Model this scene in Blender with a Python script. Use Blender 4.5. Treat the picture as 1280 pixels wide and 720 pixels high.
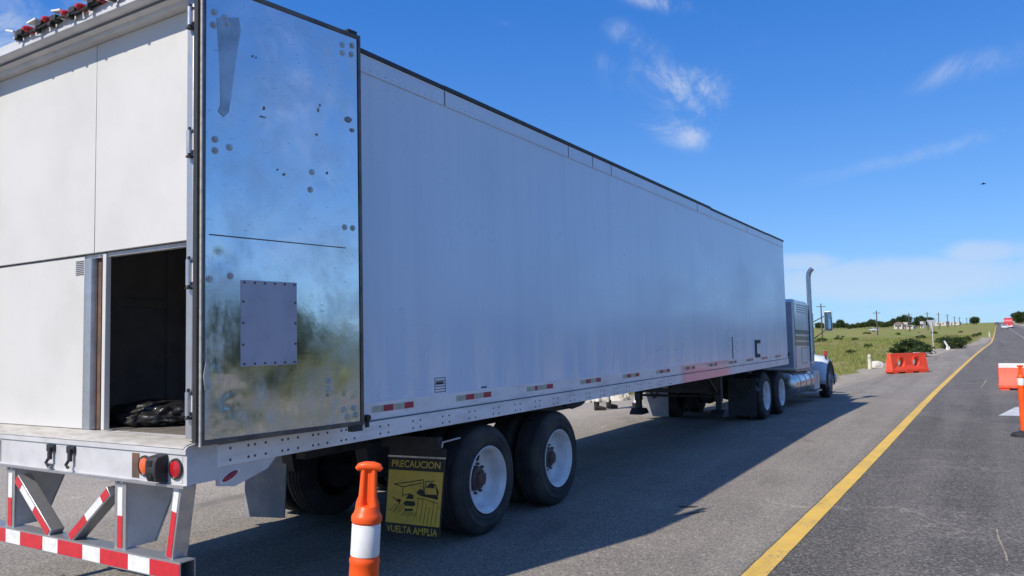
import bpy, bmesh, math, random
import numpy as np
from mathutils import Vector, Matrix, Euler, noise as mnoise
random.seed(7); rng = np.random.default_rng(7)
R = math.radians
for o in list(bpy.data.objects): bpy.data.objects.remove(o)
scene = bpy.context.scene
COL = scene.collection

# ------------------------------------------------------------------ camera
CAM = Vector((3.9225, -2.8621, 1.7749)); FPX = 960.0
AR = Vector((0.8539, 0.5199, -0.0233)).normalized()
AF = Vector((-0.5174, 0.8530, 0.0681)).normalized()
AU = AR.cross(AF).normalized(); AR = AF.cross(AU).normalized()
cd = bpy.data.cameras.new('camera'); cam = bpy.data.objects.new('camera', cd); COL.objects.link(cam)
cam.matrix_world = Matrix(((AR.x, AU.x, -AF.x, CAM.x), (AR.y, AU.y, -AF.y, CAM.y), (AR.z, AU.z, -AF.z, CAM.z), (0, 0, 0, 1)))
cd.sensor_width = 36; cd.lens = FPX * 36 / 1280; cd.clip_start = 0.05; cd.clip_end = 20000
scene.camera = cam
scene.view_settings.view_transform = 'Standard'; scene.view_settings.look = 'None'
scene.view_settings.exposure = 0.30; scene.view_settings.gamma = 1.0
scene.view_settings.use_curve_mapping = False

# ------------------------------------------------------------------ sun and sky
TOSUN = Vector((-1.20, -3.89, 4.02)).normalized()
SUN_EL = math.asin(TOSUN.z); SUN_AZ = math.atan2(TOSUN.x, TOSUN.y)
sd = bpy.data.lights.new('sun', 'SUN'); sd.energy = 4.3; sd.angle = R(0.55); sd.color = (1.0, 0.925, 0.80)
sun = bpy.data.objects.new('sun', sd); COL.objects.link(sun); sun.location = (-20, -60, 60)
sun.rotation_euler = TOSUN.to_track_quat('Z', 'Y').to_euler()

def raydir(px, py): return (AF + AR * ((px - 640) / FPX) + AU * ((360 - py) / FPX))

W = bpy.data.worlds.new('World'); scene.world = W; W.use_nodes = True
NT = W.node_tree; NT.nodes.clear()
class NB:
    def __init__(s, nt): s.nt = nt
    def n(s, t, **k):
        x = s.nt.nodes.new(t)
        for a, b in k.items(): setattr(x, a, b)
        return x
    def put(s, sock, v):
        if isinstance(v, bpy.types.NodeSocket): s.nt.links.new(v, sock)
        elif v is not None: sock.default_value = v
    def m(s, op, a, b=None, c=None, clamp=False):
        x = s.n('ShaderNodeMath', operation=op, use_clamp=clamp)
        for i, v in enumerate((a, b, c)):
            if v is not None: s.put(x.inputs[i], v)
        return x.outputs[0]
    def dot(s, a, v):
        x = s.n('ShaderNodeVectorMath', operation='DOT_PRODUCT'); s.put(x.inputs[0], a); x.inputs[1].default_value = v
        return x.outputs['Value']
    def noise(s, vec, scale, detail=6, rough=0.55, dist=0.0, out='Fac'):
        x = s.n('ShaderNodeTexNoise'); s.put(x.inputs['Vector'], vec)
        x.inputs['Scale'].default_value = scale; x.inputs['Detail'].default_value = detail
        x.inputs['Roughness'].default_value = rough; x.inputs['Distortion'].default_value = dist
        return x.outputs[out]
    def ramp(s, f, lo, hi, a=0.0, b=1.0, kind='SMOOTHSTEP'):
        x = s.n('ShaderNodeMapRange', interpolation_type=kind); s.put(x.inputs[0], f)
        x.inputs[1].default_value = lo; x.inputs[2].default_value = hi
        x.inputs[3].default_value = a; x.inputs[4].default_value = b
        return x.outputs[0]
    def mix(s, f, a, b, blend='MIX'):
        x = s.n('ShaderNodeMix', data_type='RGBA', blend_type=blend)
        s.put(x.inputs[0], f); s.put(x.inputs[6], a if isinstance(a, bpy.types.NodeSocket) else (*a, 1)[:4])
        s.put(x.inputs[7], b if isinstance(b, bpy.types.NodeSocket) else (*b, 1)[:4])
        return x.outputs[2]
    def mapping(s, vec, scale=(1, 1, 1), loc=(0, 0, 0), rot=(0, 0, 0)):
        x = s.n('ShaderNodeMapping'); s.put(x.inputs[0], vec)
        x.inputs['Location'].default_value = loc; x.inputs['Rotation'].default_value = rot; x.inputs['Scale'].default_value = scale
        return x.outputs[0]

nb = NB(NT)
sky = nb.n('ShaderNodeTexSky', sky_type='NISHITA'); sky.sun_disc = False
sky.sun_elevation = SUN_EL; sky.sun_rotation = SUN_AZ; sky.air_density = 1.0; sky.dust_density = 0.25; sky.ozone_density = 4.0; sky.altitude = 1200
hs = nb.n('ShaderNodeHueSaturation'); hs.inputs['Saturation'].default_value = 1.30; hs.inputs['Value'].default_value = 1.25
NT.links.new(sky.outputs[0], hs.inputs['Color'])
tc = nb.n('ShaderNodeTexCoord'); D = tc.outputs['Generated']
elev = nb.dot(D, (0, 0, 1))
fine = nb.noise(D, 9.0, 10, 0.66, 0.6)
mid = nb.noise(D, 3.3, 6, 0.55, 0.3)
def blob(px, py, sx, sy, ang=0.0, amp=1.0):
    d0 = raydir(px, py).normalized()
    right = AR.copy(); right = (right - d0 * right.dot(d0)).normalized(); up = right.cross(d0).normalized()
    if up.z < 0: up = -up
    c, s_ = math.cos(R(ang)), math.sin(R(ang))
    t1 = right * c + up * s_; t2 = -right * s_ + up * c
    a = nb.m('DIVIDE', nb.dot(D, t1), sx / FPX); b = nb.m('DIVIDE', nb.dot(D, t2), sy / FPX)
    r2 = nb.m('ADD', nb.m('MULTIPLY', a, a), nb.m('MULTIPLY', b, b))
    g = nb.m('MULTIPLY', nb.m('EXPONENT', nb.m('MULTIPLY', r2, -1.0)), amp)
    return nb.m('MULTIPLY', g, nb.m('GREATER_THAN', nb.dot(D, d0), 0.0))
blobs = [blob(838, 108, 70, 34, -14, 1.0), blob(848, 160, 56, 20, -22, .9), blob(790, 50, 36, 17, -30, .62), blob(780, 92, 36, 16, -30, .6), blob(870, 135, 50, 30, 0, .55),
         blob(825, 3, 62, 11, -12, .66), blob(640, 35, 44, 9, -18, .40),
         blob(1185, 88, 85, 20, 14, .46), blob(1195, 180, 170, 12, 17, .34), blob(1130, 200, 40, 8, 10, .30), blob(1060, 215, 130, 10, 10, .2), blob(960, 40, 60, 25, 0, .2)]
bank = [blob(1120, 350, 180, 34, 3, 1.0), blob(1225, 316, 60, 20, 4, .85), blob(1010, 328, 70, 18, 0, .75), blob(1180, 385, 220, 18, 0, .55)]
acc = blobs[0]
for b_ in blobs[1:]: acc = nb.m('MAXIMUM', acc, b_)
# everywhere else thin scattered cirrus of the same kind
gen = nb.m('MULTIPLY', nb.ramp(nb.noise(nb.mapping(D, (1, 1, 1.8), (3.1, 1.7, .4)), 2.6, 6, .58, .4), 0.38, 0.66), 0.80)
infr = nb.ramp(nb.dot(D, tuple(raydir(800, 160).normalized())), 0.80, 0.90)
gen = nb.m('MULTIPLY', gen, nb.m('SUBTRACT', 1.0, nb.m('MULTIPLY', infr, 0.92)))
gen = nb.m('MULTIPLY', gen, nb.ramp(elev, 0.02, 0.15))
acc = nb.m('MAXIMUM', acc, gen)
cl = nb.m('MULTIPLY', acc, nb.ramp(fine, 0.33, 0.68, 0.14, 1.25))
cl = nb.ramp(cl, 0.08, 0.98, 0.0, 0.74)
tint = nb.mix(1.0, hs.outputs[0], (.62, .88, 1.10), 'MULTIPLY')
cr = nb.n('ShaderNodeValToRGB'); NT.links.new(elev, cr.inputs[0]); cr.color_ramp.interpolation = 'B_SPLINE'
els = cr.color_ramp.elements; els[0].position = 0.0; els[0].color = (.34, .55, .92, 1); els[1].position = 1.0; els[1].color = (.03, .165, .62, 1)
for pos, c_ in ((.07, (1.62, 2.75, 4.6)), (.16, (1.05, 2.25, 4.6)), (.28, (.52, 1.56, 4.15)), (.45, (.20, 1.02, 3.55))):
    k_ = els.new(pos); k_.color = (*[v_ / 5 for v_ in c_], 1)
c5 = nb.n('ShaderNodeVectorMath', operation='SCALE'); NT.links.new(cr.outputs[0], c5.inputs[0]); c5.inputs['Scale'].default_value = 5.0
c1 = nb.mix(.80, tint, c5.outputs[0])
bk = bank[0]
for b_ in bank[1:]: bk = nb.m('MAXIMUM', bk, b_)
bk = nb.ramp(nb.m('ADD', bk, nb.m('MULTIPLY', nb.m('SUBTRACT', fine, 0.5), 0.75)), 0.36, 0.78, 0.0, 0.50)
cl = nb.m('MAXIMUM', cl, bk)
skyc = nb.mix(cl, c1, (3.7, 4.15, 5.0))
bg = nb.n('ShaderNodeBackground'); bg.inputs['Strength'].default_value = 0.14
NT.links.new(skyc, bg.inputs[0])
wo = nb.n('ShaderNodeOutputWorld'); NT.links.new(bg.outputs[0], wo.inputs[0])

# ------------------------------------------------------------------ terrain profile and pixel helpers
HY = [-400, 0, 12, 15, 22, 30, 45, 100, 200, 400, 1000, 3000, 9000]
HZ = [0, 0, 0, -.035, -.17, -.20, -.16, .15, 1.0, 2.9, 8.9, 24, 60]
def h(y): return float(np.interp(y, HY, HZ))
def onx(px, py, x): d = raydir(px, py); return CAM + d * ((x - CAM.x) / d.x)
def ony(px, py, y): d = raydir(px, py); return CAM + d * ((y - CAM.y) / d.y)
def ong(px, py):
    d = raydir(px, py); t = 1.0
    while t < 4000:
        q = CAM + d * t
        if q.z <= h(q.y): break
        t += max(0.02, t * .002)
    q = CAM + d * t; q.z = h(q.y); return q
def atd(px, py, dep): return CAM + raydir(px, py) * dep
def onray(px, dep):
    q = atd(px, 410, dep); q.z = h(q.y); return q

# ------------------------------------------------------------------ materials
def newmat(name):
    m = bpy.data.materials.new(name); m.use_nodes = True
    b = m.node_tree.nodes['Principled BSDF']
    return m, NB(m.node_tree), b
def pm(name, col, col2=None, scale=6.0, rough=0.5, metal=0.0, bump=0.0, bscale=None, stretch=(1, 1, 1), coat=0.0, lo=.35, hi=.7, detail=6, rvar=0.0, spec=None, emit=None, dirt=None):
    m, n, b = newmat(name)
    tc = n.n('ShaderNodeTexCoord'); v = n.mapping(tc.outputs['Object'], stretch)
    f = n.noise(v, scale, detail, .6)
    if col2 is None: col2 = tuple(c * .86 for c in col)
    c = n.mix(n.ramp(f, lo, hi), col, col2)
    if dirt:
        f2 = n.noise(n.mapping(tc.outputs['Object'], stretch, (3, 7, 1)), scale * .37, 8, .68)
        c = n.mix(n.ramp(f2, .52, .78, 0, dirt[1]), c, dirt[0])
    n.put(b.inputs['Base Color'], c); b.inputs['Metallic'].default_value = metal
    if rvar: n.put(b.inputs['Roughness'], n.ramp(f, .3, .7, rough - rvar, rough + rvar))
    else: b.inputs['Roughness'].default_value = rough
    if coat: b.inputs['Coat Weight'].default_value = coat; b.inputs['Coat Roughness'].default_value = .08
    if spec is not None: b.inputs['Specular IOR Level'].default_value = spec
    if bump:
        bp = n.n('ShaderNodeBump'); bp.inputs['Strength'].default_value = bump; bp.inputs['Distance'].default_value = .02
        n.put(bp.inputs['Height'], n.noise(tc.outputs['Object'], bscale or scale * 2, 5, .6)); n.put(b.inputs['Normal'], bp.outputs[0])
    if emit: n.put(b.inputs['Emission Color'], (*emit[0], 1)); b.inputs['Emission Strength'].default_value = emit[1]
    return m
M = {}
M['panel_white'] = pm('rear_panel_white', (.60, .59, .57), (.55, .54, .52), 1.6, .5, bump=.05, bscale=3, dirt=((.40, .35, .28), .30))
def side_mat():
    m, n, b = newmat('trailer_side_paint')
    tc = n.n('ShaderNodeTexCoord'); O = tc.outputs['Object']
    st = n.noise(n.mapping(O, (1, 2.6, .12)), 2.2, 7, .65)            # vertical runs
    pat = n.noise(n.mapping(O, (1, .5, 1.0)), 1.1, 6, .6, .4)
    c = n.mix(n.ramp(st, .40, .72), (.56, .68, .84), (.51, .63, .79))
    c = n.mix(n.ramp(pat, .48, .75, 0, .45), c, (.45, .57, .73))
    sep = n.n('ShaderNodeSeparateXYZ'); n.put(sep.inputs[0], O)
    pale_refl = n.m('MULTIPLY', n.ramp(sep.outputs[2], 1.25, 2.3, 1, 0), n.ramp(n.noise(n.mapping(O, (1, 1.6, .35)), 1.7, 8, .66), .42, .62))  # pale reflections on the lower side, painted into the base colour
    c = n.mix(n.m('MULTIPLY', pale_refl, .85), c, (.80, .81, .87))
    sc = n.ramp(n.noise(n.mapping(O, (1, 9, 30)), 1.0, 3, .5), .70, .76)
    c = n.mix(n.m('MULTIPLY', sc, .35), c, (.85, .86, .88))
    n.put(b.inputs['Base Color'], c)
    n.put(b.inputs['Roughness'], n.ramp(pat, .3, .7, .26, .42))
    b.inputs['Coat Weight'].default_value = .35; b.inputs['Coat Roughness'].default_value = .12
    bp = n.n('ShaderNodeBump'); bp.inputs['Strength'].default_value = .22; bp.inputs['Distance'].default_value = .03
    n.put(bp.inputs['Height'], n.noise(n.mapping(O, (1, 1.2, .5)), 1.4, 3, .5)); n.put(b.inputs['Normal'], bp.outputs[0])
    return m
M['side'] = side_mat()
def rail_mat():
    m, n, b = newmat('trailer_rail_paint')
    tc = n.n('ShaderNodeTexCoord'); O = tc.outputs['Object']
    f = n.noise(n.mapping(O, (1, .6, 2)), 5, 7, .65)
    c = n.mix(n.ramp(f, .40, .75), (.76, .76, .78), (.58, .58, .60))
    sep = n.n('ShaderNodeSeparateXYZ'); n.put(sep.inputs[0], O); y = sep.outputs[1]
    pk = n.m('MULTIPLY', n.ramp(y, .35, .65), n.ramp(y, 2.9, 3.3, 1, 0))
    c = n.mix(n.m('MULTIPLY', pk, n.ramp(f, .2, .6, .75, .45)), c, (.85, .16, .14))
    n.put(b.inputs['Base Color'], c); b.inputs['Roughness'].default_value = .38
    b.inputs['Coat Weight'].default_value = .2
    return m
M['rail'] = rail_mat()
M['alu'] = pm('dull_aluminium', (.52, .52, .53), (.40, .40, .41), 9, .42, .75, bump=.08, rvar=.1)
M['alu_paint'] = pm('grey_painted_steel', (.60, .60, .61), (.50, .50, .51), 5, .5, .1, bump=.06, dirt=((.28, .23, .18), .5))
M['sill'] = pm('worn_sill_metal', (.55, .53, .49), (.42, .39, .34), 6, .5, .35, bump=.1, stretch=(1, 4, 4), dirt=((.36, .22, .13), .35))
M['dark_metal'] = pm('dark_chassis_steel', (.035, .036, .04), (.02, .02, .022), 8, .6, .2, bump=.1)
M['black'] = pm('black_rubber', (.02, .02, .022), (.03, .03, .032), 12, .65, bump=.1)
M['tyre'] = pm('tyre_rubber', (.022, .022, .024), (.060, .055, .050), 4, .8, bump=.15, bscale=40)
M['rim'] = pm('white_wheel_paint', (.74, .75, .77), (.60, .60, .60), 7, .42, dirt=((.28, .20, .15), .45))
M['rim_grey'] = pm('dirty_grey_wheel', (.30, .31, .33), (.20, .20, .21), 7, .5, .3)
M['hub'] = pm('rusty_hub', (.13, .085, .065), (.06, .05, .045), 14, .6, .3)
M['hole'] = pm('hole_black', (.008, .008, .008), None, 5, .9)
M['red_tape'] = pm('red_reflective_tape', (.62, .02, .035), (.48, .02, .03), 25, .35, coat=.3)
M['white_tape'] = pm('white_reflective_tape', (.80, .80, .80), (.66, .66, .66), 25, .4)
M['olive_tape'] = pm('dirty_white_tape', (.44, .45, .37), (.33, .34, .28), 25, .45)
M['dull_red_tape'] = pm('dirty_red_tape', (.42, .03, .06), (.27, .03, .05), 25, .45)
M['red_lens'] = pm('red_lens', (.50, .015, .02), (.36, .01, .02), 20, .25, coat=.3)
M['orange_lens'] = pm('orange_lens', (.80, .13, .02), (.65, .08, .01), 20, .15, coat=.6)
M['white_plastic'] = pm('white_plastic', (.76, .76, .75), None, 10, .45)
M['seam'] = pm('seam_dark', (.09, .10, .12), None, 10, .7)
M['roof_edge'] = pm('dark_roof_edge', (.05, .055, .07), (.03, .03, .035), 6, .6, .2)
M['rust'] = pm('rust_brown_steel', (.17, .09, .06), (.09, .06, .05), 9, .75, .1, bump=.2)
M['floor'] = pm('worn_floor_boards', (.16, .14, .12), (.09, .08, .07), 5, .8, stretch=(4, 1, 1))
M['trim'] = pm('door_edge_trim', (.16, .145, .13), (.09, .085, .08), 8, .45, .6)
M['inner'] = pm('inner_lining', (.36, .36, .38), (.26, .26, .28), 3, .7)
M['bag'] = pm('black_plastic_film', (.012, .012, .014), None, 5, .42, coat=.15, bump=.6, bscale=14)
M['orange'] = pm('orange_plastic', (.90, .105, .012), (.80, .085, .01), 4, .42, bump=.08, spec=.35, dirt=((.34, .11, .05), .55))
M['barrier'] = pm('barrier_orange_red', (.86, .075, .025), (.76, .06, .02), 2.5, .5, bump=.04, dirt=((.45, .12, .07), .45))
M['band'] = pm('white_band', (.72, .72, .70), (.60, .60, .59), 12, .45, dirt=((.36, .33, .29), .55))
M['sign_yellow'] = pm('sign_yellow', (.66, .46, .06), (.55, .38, .06), 9, .45, dirt=((.20, .15, .05), .5))
M['sign_ink'] = pm('sign_ink', (.022, .022, .018), None, 9, .6)
M['flap_grey'] = pm('dusty_grey_flap', (.20, .21, .23), (.30, .29, .28), 5, .7)
M['chrome'] = pm('chrome', (.46, .47, .50), (.36, .37, .40), 8, .25, 1.0)
M['tank'] = pm('tank_aluminium', (.62, .63, .65), (.5, .5, .52), 6, .24, .95, stretch=(1, .4, 1))
M['truck_white'] = pm('truck_white_paint', (.60, .64, .69), (.54, .58, .63), 3, .3, coat=.5)
M['truck_dark'] = pm('truck_dark_stripe', (.07, .09, .13), None, 6, .3, coat=.4)
M['truck_blue'] = pm('sleeper_back_grey', (.30, .33, .38), None, 4, .5)
def glass(name, col, rough=.06):
    m, n, b = newmat(name); b.inputs['Base Color'].default_value = (*col, 1); b.inputs['Roughness'].default_value = rough
    b.inputs['Coat Weight'].default_value = .5; b.inputs['IOR'].default_value = 1.5; b.inputs['Specular IOR Level'].default_value = .8
    return m
M['glass'] = glass('dark_window_glass', (.03, .04, .05))
m_, n_, b_ = newmat('mirror_glass'); b_.inputs['Base Color'].default_value = (.62, .80, .84, 1); b_.inputs['Metallic'].default_value = 1; b_.inputs['Roughness'].default_value = .05
M['mirror'] = m_
def door_mat():
    m, n, b = newmat('polished_door_metal')
    tc = n.n('ShaderNodeTexCoord'); O = tc.outputs['Object']
    f = n.noise(O, 3.0, 8, .66, .4); f2 = n.noise(n.mapping(O, (1, 1, .35)), 9, 7, .7); scr = n.noise(n.mapping(O, (18, 18, 55), rot=(.5, .3, 0)), 1.0, 3, .5)
    c = n.mix(n.ramp(f, .38, .70), (.80, .81, .82), (.68, .69, .70))
    c = n.mix(n.ramp(scr, .66, .74, 0, .45), c, (.32, .32, .32))
    sep = n.n('ShaderNodeSeparateXYZ'); n.put(sep.inputs[0], O)
    lowz = n.ramp(sep.outputs[2], 1.3, 1.75, 1, 0); edge = n.ramp(sep.outputs[1], -7.98, -7.62, 1, 0)
    dirt = n.m('MULTIPLY', n.m('MAXIMUM', n.m('MULTIPLY', lowz, .7), n.m('MULTIPLY', n.m('MULTIPLY', edge, n.ramp(sep.outputs[2], 2.1, 2.5, 1, 0)), .9)), n.ramp(f2, .36, .76))
    c = n.mix(n.m('MULTIPLY', dirt, .35), c, (.42, .40, .37)); n.put(b.inputs['Base Color'], c)
    n.put(b.inputs['Metallic'], n.m('SUBTRACT', n.ramp(n.noise(O, 1.3, 5, .6), .4, .65, .97, .80), n.m('MULTIPLY', dirt, .3)))
    rr = n.m('ADD', n.ramp(f, .35, .7, .09, .20), n.m('MULTIPLY', dirt, .3)); n.put(b.inputs['Roughness'], rr)
    bp = n.n('ShaderNodeBump'); bp.inputs['Strength'].default_value = .22; bp.inputs['Distance'].default_value = .02
    hh = n.m('ADD', n.noise(n.mapping(O, (1, 1, .7)), 2.4, 2, .4), n.m('MULTIPLY', n.noise(O, 11, 4, .6), .10)); n.put(bp.inputs['Height'], hh)
    n.put(b.inputs['Normal'], bp.outputs[0])
    return m
M['door'] = door_mat()
M['plate'] = pm('lavender_patch_plate', (.40, .41, .50), (.34, .35, .43), 5, .5, .25, bump=.05)
M['smear'] = pm('worn_strip', (.50, .51, .54), (.34, .35, .37), 7, .38, .85)
M['gouge'] = pm('gouged_metal', (.16, .15, .15), (.30, .30, .30), 30, .5, .4)

def asphalt(name, c_lo, c_hi, speck, speck_amt, streak=.5, rough=.9, dust=(.3, .28, .25), dustamt=.3, crack=.5, lot=None):
    m, n, b = newmat(name)
    tc = n.n('ShaderNodeTexCoord'); O = tc.outputs['Object']
    big = n.noise(O, .55, 8, .68, .5)
    stk = n.noise(n.mapping(O, (1.0, .06, 1), rot=(0, 0, R(1.3))), 1.6, 6, .6)
    fin = n.noise(O, 48, 5, .8); gr = n.noise(O, 130, 2, .6)
    c = n.mix(n.ramp(big, .34, .68), c_lo, c_hi)
    c = n.mix(n.ramp(stk, .46, .66, 0, streak), c, dust)
    trk = n.noise(n.mapping(O, (1.0, .03, 1), (5, 3, 0), (0, 0, R(1.3))), 1.1, 4, .55)
    c = n.mix(n.ramp(trk, .50, .66, 0, .5), c, tuple(x * .62 for x in c_lo))
    patch = n.noise(O, .9, 8, .7, .8)
    ag = n.n('ShaderNodeTexVoronoi'); ag.inputs['Scale'].default_value = 62; n.put(ag.inputs['Vector'], O)
    agc = n.n('ShaderNodeSeparateColor'); n.put(agc.inputs[0], ag.outputs['Color'])
    c = n.mix(n.ramp(patch, .55, .72, 0, dustamt), c, dust)
    if lot:      # the dusty lot away from the carriageway
        sx_ = n.n('ShaderNodeSeparateXYZ'); n.put(sx_.inputs[0], O)
        xx_ = n.m('ADD', sx_.outputs[0], n.m('MULTIPLY', n.m('SUBTRACT', big, .5), 5.0))
        c = n.mix(n.m('MULTIPLY', n.ramp(xx_, -5.2, -2.0, 1, 0), .8), c, lot)
    c = n.mix(n.ramp(fin, .38, .52, .80, 0), c, tuple(x * .30 for x in c_lo))
    c = n.mix(n.m('MULTIPLY', n.ramp(fin, .56, .66), speck_amt), c, speck)
    c = n.mix(n.ramp(gr, .62, .72, 0, .35), c, speck)
    c = n.mix(n.ramp(agc.outputs[0], .55, 1.0, 0, .36), c, speck)
    c = n.mix(n.ramp(agc.outputs[1], .60, 1.0, 0, .45), c, tuple(x * .35 for x in c_lo))
    vo = n.n('ShaderNodeTexVoronoi', feature='DISTANCE_TO_EDGE'); vo.inputs['Scale'].default_value = .42
    wv = n.n('ShaderNodeVectorMath', operation='ADD'); n.put(wv.inputs[0], O)
    wn = n.n('ShaderNodeVectorMath', operation='SCALE'); n.put(wn.inputs[0], n.noise(O, 1.1, 5, .6, out='Color')); wn.inputs['Scale'].default_value = 1.6
    n.put(wv.inputs[1], wn.outputs[0]); n.put(vo.inputs['Vector'], wv.outputs[0])
    ck = n.m('MULTIPLY', n.ramp(vo.outputs['Distance'], .0, .012, 1, 0), n.ramp(big, .50, .58))
    c = n.mix(n.m('MULTIPLY', ck, crack), c, tuple(x * 2.0 for x in dust))
    oil = n.noise(n.mapping(O, (1, .5, 1), (4, 9, 0)), .75, 5, .6, .5)
    c = n.mix(n.ramp(oil, .58, .72, 0, .55), c, tuple(x * .5 for x in c_lo))
    n.put(b.inputs['Base Color'], c); b.inputs['Roughness'].default_value = rough; b.inputs['Specular IOR Level'].default_value = .3
    bp = n.n('ShaderNodeBump'); bp.inputs['Strength'].default_value = .7; bp.inputs['Distance'].default_value = .012
    n.put(bp.inputs['Height'], n.m('ADD', fin, n.m('MULTIPLY', gr, .5))); n.put(b.inputs['Normal'], bp.outputs[0])
    return m
M['road'] = asphalt('road_asphalt', (.105, .096, .088), (.155, .142, .128), (.44, .40, .35), .6, .35, dust=(.22, .20, .175), dustamt=.5, crack=.3)
M['apron'] = asphalt('apron_asphalt', (.215, .192, .163), (.285, .254, .212), (.56, .50, .42), .6, .5, dust=(.34, .304, .256), dustamt=.55, crack=.3, lot=(.46, .40, .33))
M['gravel'] = asphalt('gravel', (.34, .29, .22), (.44, .38, .30), (.5, .46, .40), .5, .2, dust=(.36, .32, .26), dustamt=.5, crack=0)
def paint_mat(name, a, b2, road):
    m, n, b = newmat(name); tc = n.n('ShaderNodeTexCoord'); O = tc.outputs['Object']
    c = n.mix(n.ramp(n.noise(O, 2.2, 6, .6), .35, .7), a, b2)
    stain = n.noise(n.mapping(O, (1, .25, 1)), 3.0, 7, .7); c = n.mix(n.ramp(stain, .50, .75, 0, .45), c, tuple(x * .55 for x in b2))
    chip = n.noise(O, 42, 5, .8); wear = n.noise(O, 1.3, 6, .65)
    c = n.mix(n.m('MULTIPLY', n.ramp(n.m('ADD', chip, n.m('MULTIPLY', n.m('SUBTRACT', wear, .5), .5)), .58, .66), .85), c, road)
    n.put(b.inputs['Base Color'], c); b.inputs['Roughness'].default_value = .7
    bp = n.n('ShaderNodeBump'); bp.inputs['Strength'].default_value = .5; bp.inputs['Distance'].default_value = .01; n.put(bp.inputs['Height'], chip); n.put(b.inputs['Normal'], bp.outputs[0])
    return m
M['yellow'] = paint_mat('yellow_road_paint', (.72, .46, .08), (.62, .40, .085), (.16, .15, .14))
M['white_paint'] = pm('white_road_paint', (.62, .62, .60), (.42, .42, .41), 4, .7, bump=.3, bscale=60, dirt=((.2, .2, .2), .6))
def field_mat():
    m, n, b = newmat('field_ground')
    tc = n.n('ShaderNodeTexCoord'); O = tc.outputs['Object']
    a = n.noise(O, .045, 6, .6, .4); f = n.noise(O, .6, 8, .7); e = n.noise(n.mapping(O, (1, .35, 1)), .16, 6, .6)
    c = n.mix(n.ramp(a, .40, .60), (.17, .235, .045), (.26, .255, .075))
    c = n.mix(n.ramp(e, .42, .60, 0, .95), c, (.27, .225, .105))
    c = n.mix(n.ramp(f, .35, .52, .7, 0), c, (.085, .11, .03))
    n.put(b.inputs['Base Color'], c); b.inputs['Roughness'].default_value = 1.0; b.inputs['Specular IOR Level'].default_value = .1
    bp = n.n('ShaderNodeBump'); bp.inputs['Strength'].default_value = 1.0; bp.inputs['Distance'].default_value = .25
    n.put(bp.inputs['Height'], f); n.put(b.inputs['Normal'], bp.outputs[0])
    return m
M['field'] = field_mat()
def leafmat(name, a, b2, trans=.25):
    m, n, b = newmat(name)
    oi = n.n('ShaderNodeObjectInfo'); tc = n.n('ShaderNodeTexCoord')
    f = n.noise(tc.outputs['Object'], 1.7, 4, .6)
    g = n.n('ShaderNodeNewGeometry')
    c = n.mix(n.ramp(f, .35, .65), a, b2)
    c = n.mix(n.m('MULTIPLY', g.outputs['Random Per Island'], .5), c, tuple(x * .55 for x in a))
    c = n.mix(n.m('MULTIPLY', oi.outputs['Random'], .35), c, b2)
    n.put(b.inputs['Base Color'], c); b.inputs['Roughness'].default_value = .6; b.inputs['Specular IOR Level'].default_value = .25
    tr = n.n('ShaderNodeBsdfTranslucent'); n.put(tr.inputs[0], c); ms = n.n('ShaderNodeMixShader'); ms.inputs[0].default_value = trans
    out = [x for x in m.node_tree.nodes if x.type == 'OUTPUT_MATERIAL'][0]
    m.node_tree.links.new(b.outputs[0], ms.inputs[1]); m.node_tree.links.new(tr.outputs[0], ms.inputs[2]); m.node_tree.links.new(ms.outputs[0], out.inputs[0])
    return m
M['leaf'] = leafmat('leaf_dark', (.030, .062, .018), (.055, .085, .025))
M['leaf2'] = leafmat('leaf_mid', (.045, .085, .020), (.075, .105, .03))
M['grass'] = leafmat('grass_blades', (.19, .26, .045), (.37, .33, .12), .35)
M['grass2'] = leafmat('roadside_grass_blades', (.09, .14, .03), (.16, .17, .06), .35)
M['bark'] = pm('bark', (.10, .075, .055), (.06, .045, .035), 6, .9, bump=.5)
M['pole'] = pm('weathered_pole', (.10, .085, .075), (.07, .06, .055), 5, .9)
M['signback'] = pm('sign_back_metal', (.62, .62, .62), (.52, .52, .52), 5, .5, .3)
M['cream'] = pm('cream_concrete', (.66, .60, .46), (.52, .47, .36), 5, .85)
M['stone'] = pm('pale_stone', (.58, .55, .49), (.45, .42, .36), 4, .9, bump=.5)
M['house_wall'] = pm('house_wall', (.52, .51, .49), None, 1, .9)
M['house_roof'] = pm('house_roof', (.25, .17, .14), None, 1, .9)
M['red_truck'] = pm('red_truck_paint', (.55, .03, .035), None, 2, .35, coat=.4)
M['car_blue'] = pm('car_dark_blue', (.06, .09, .16), None, 2, .35, coat=.4)
M['trouser'] = pm('pale_trousers', (.62, .61, .58), (.52, .51, .48), 9, .85)
M['shirt'] = pm('shirt_grey', (.35, .37, .40), None, 9, .85)
M['skin'] = pm('skin', (.36, .22, .15), None, 9, .6)
M['hair'] = pm('hair', (.02, .016, .014), None, 9, .6)

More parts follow.
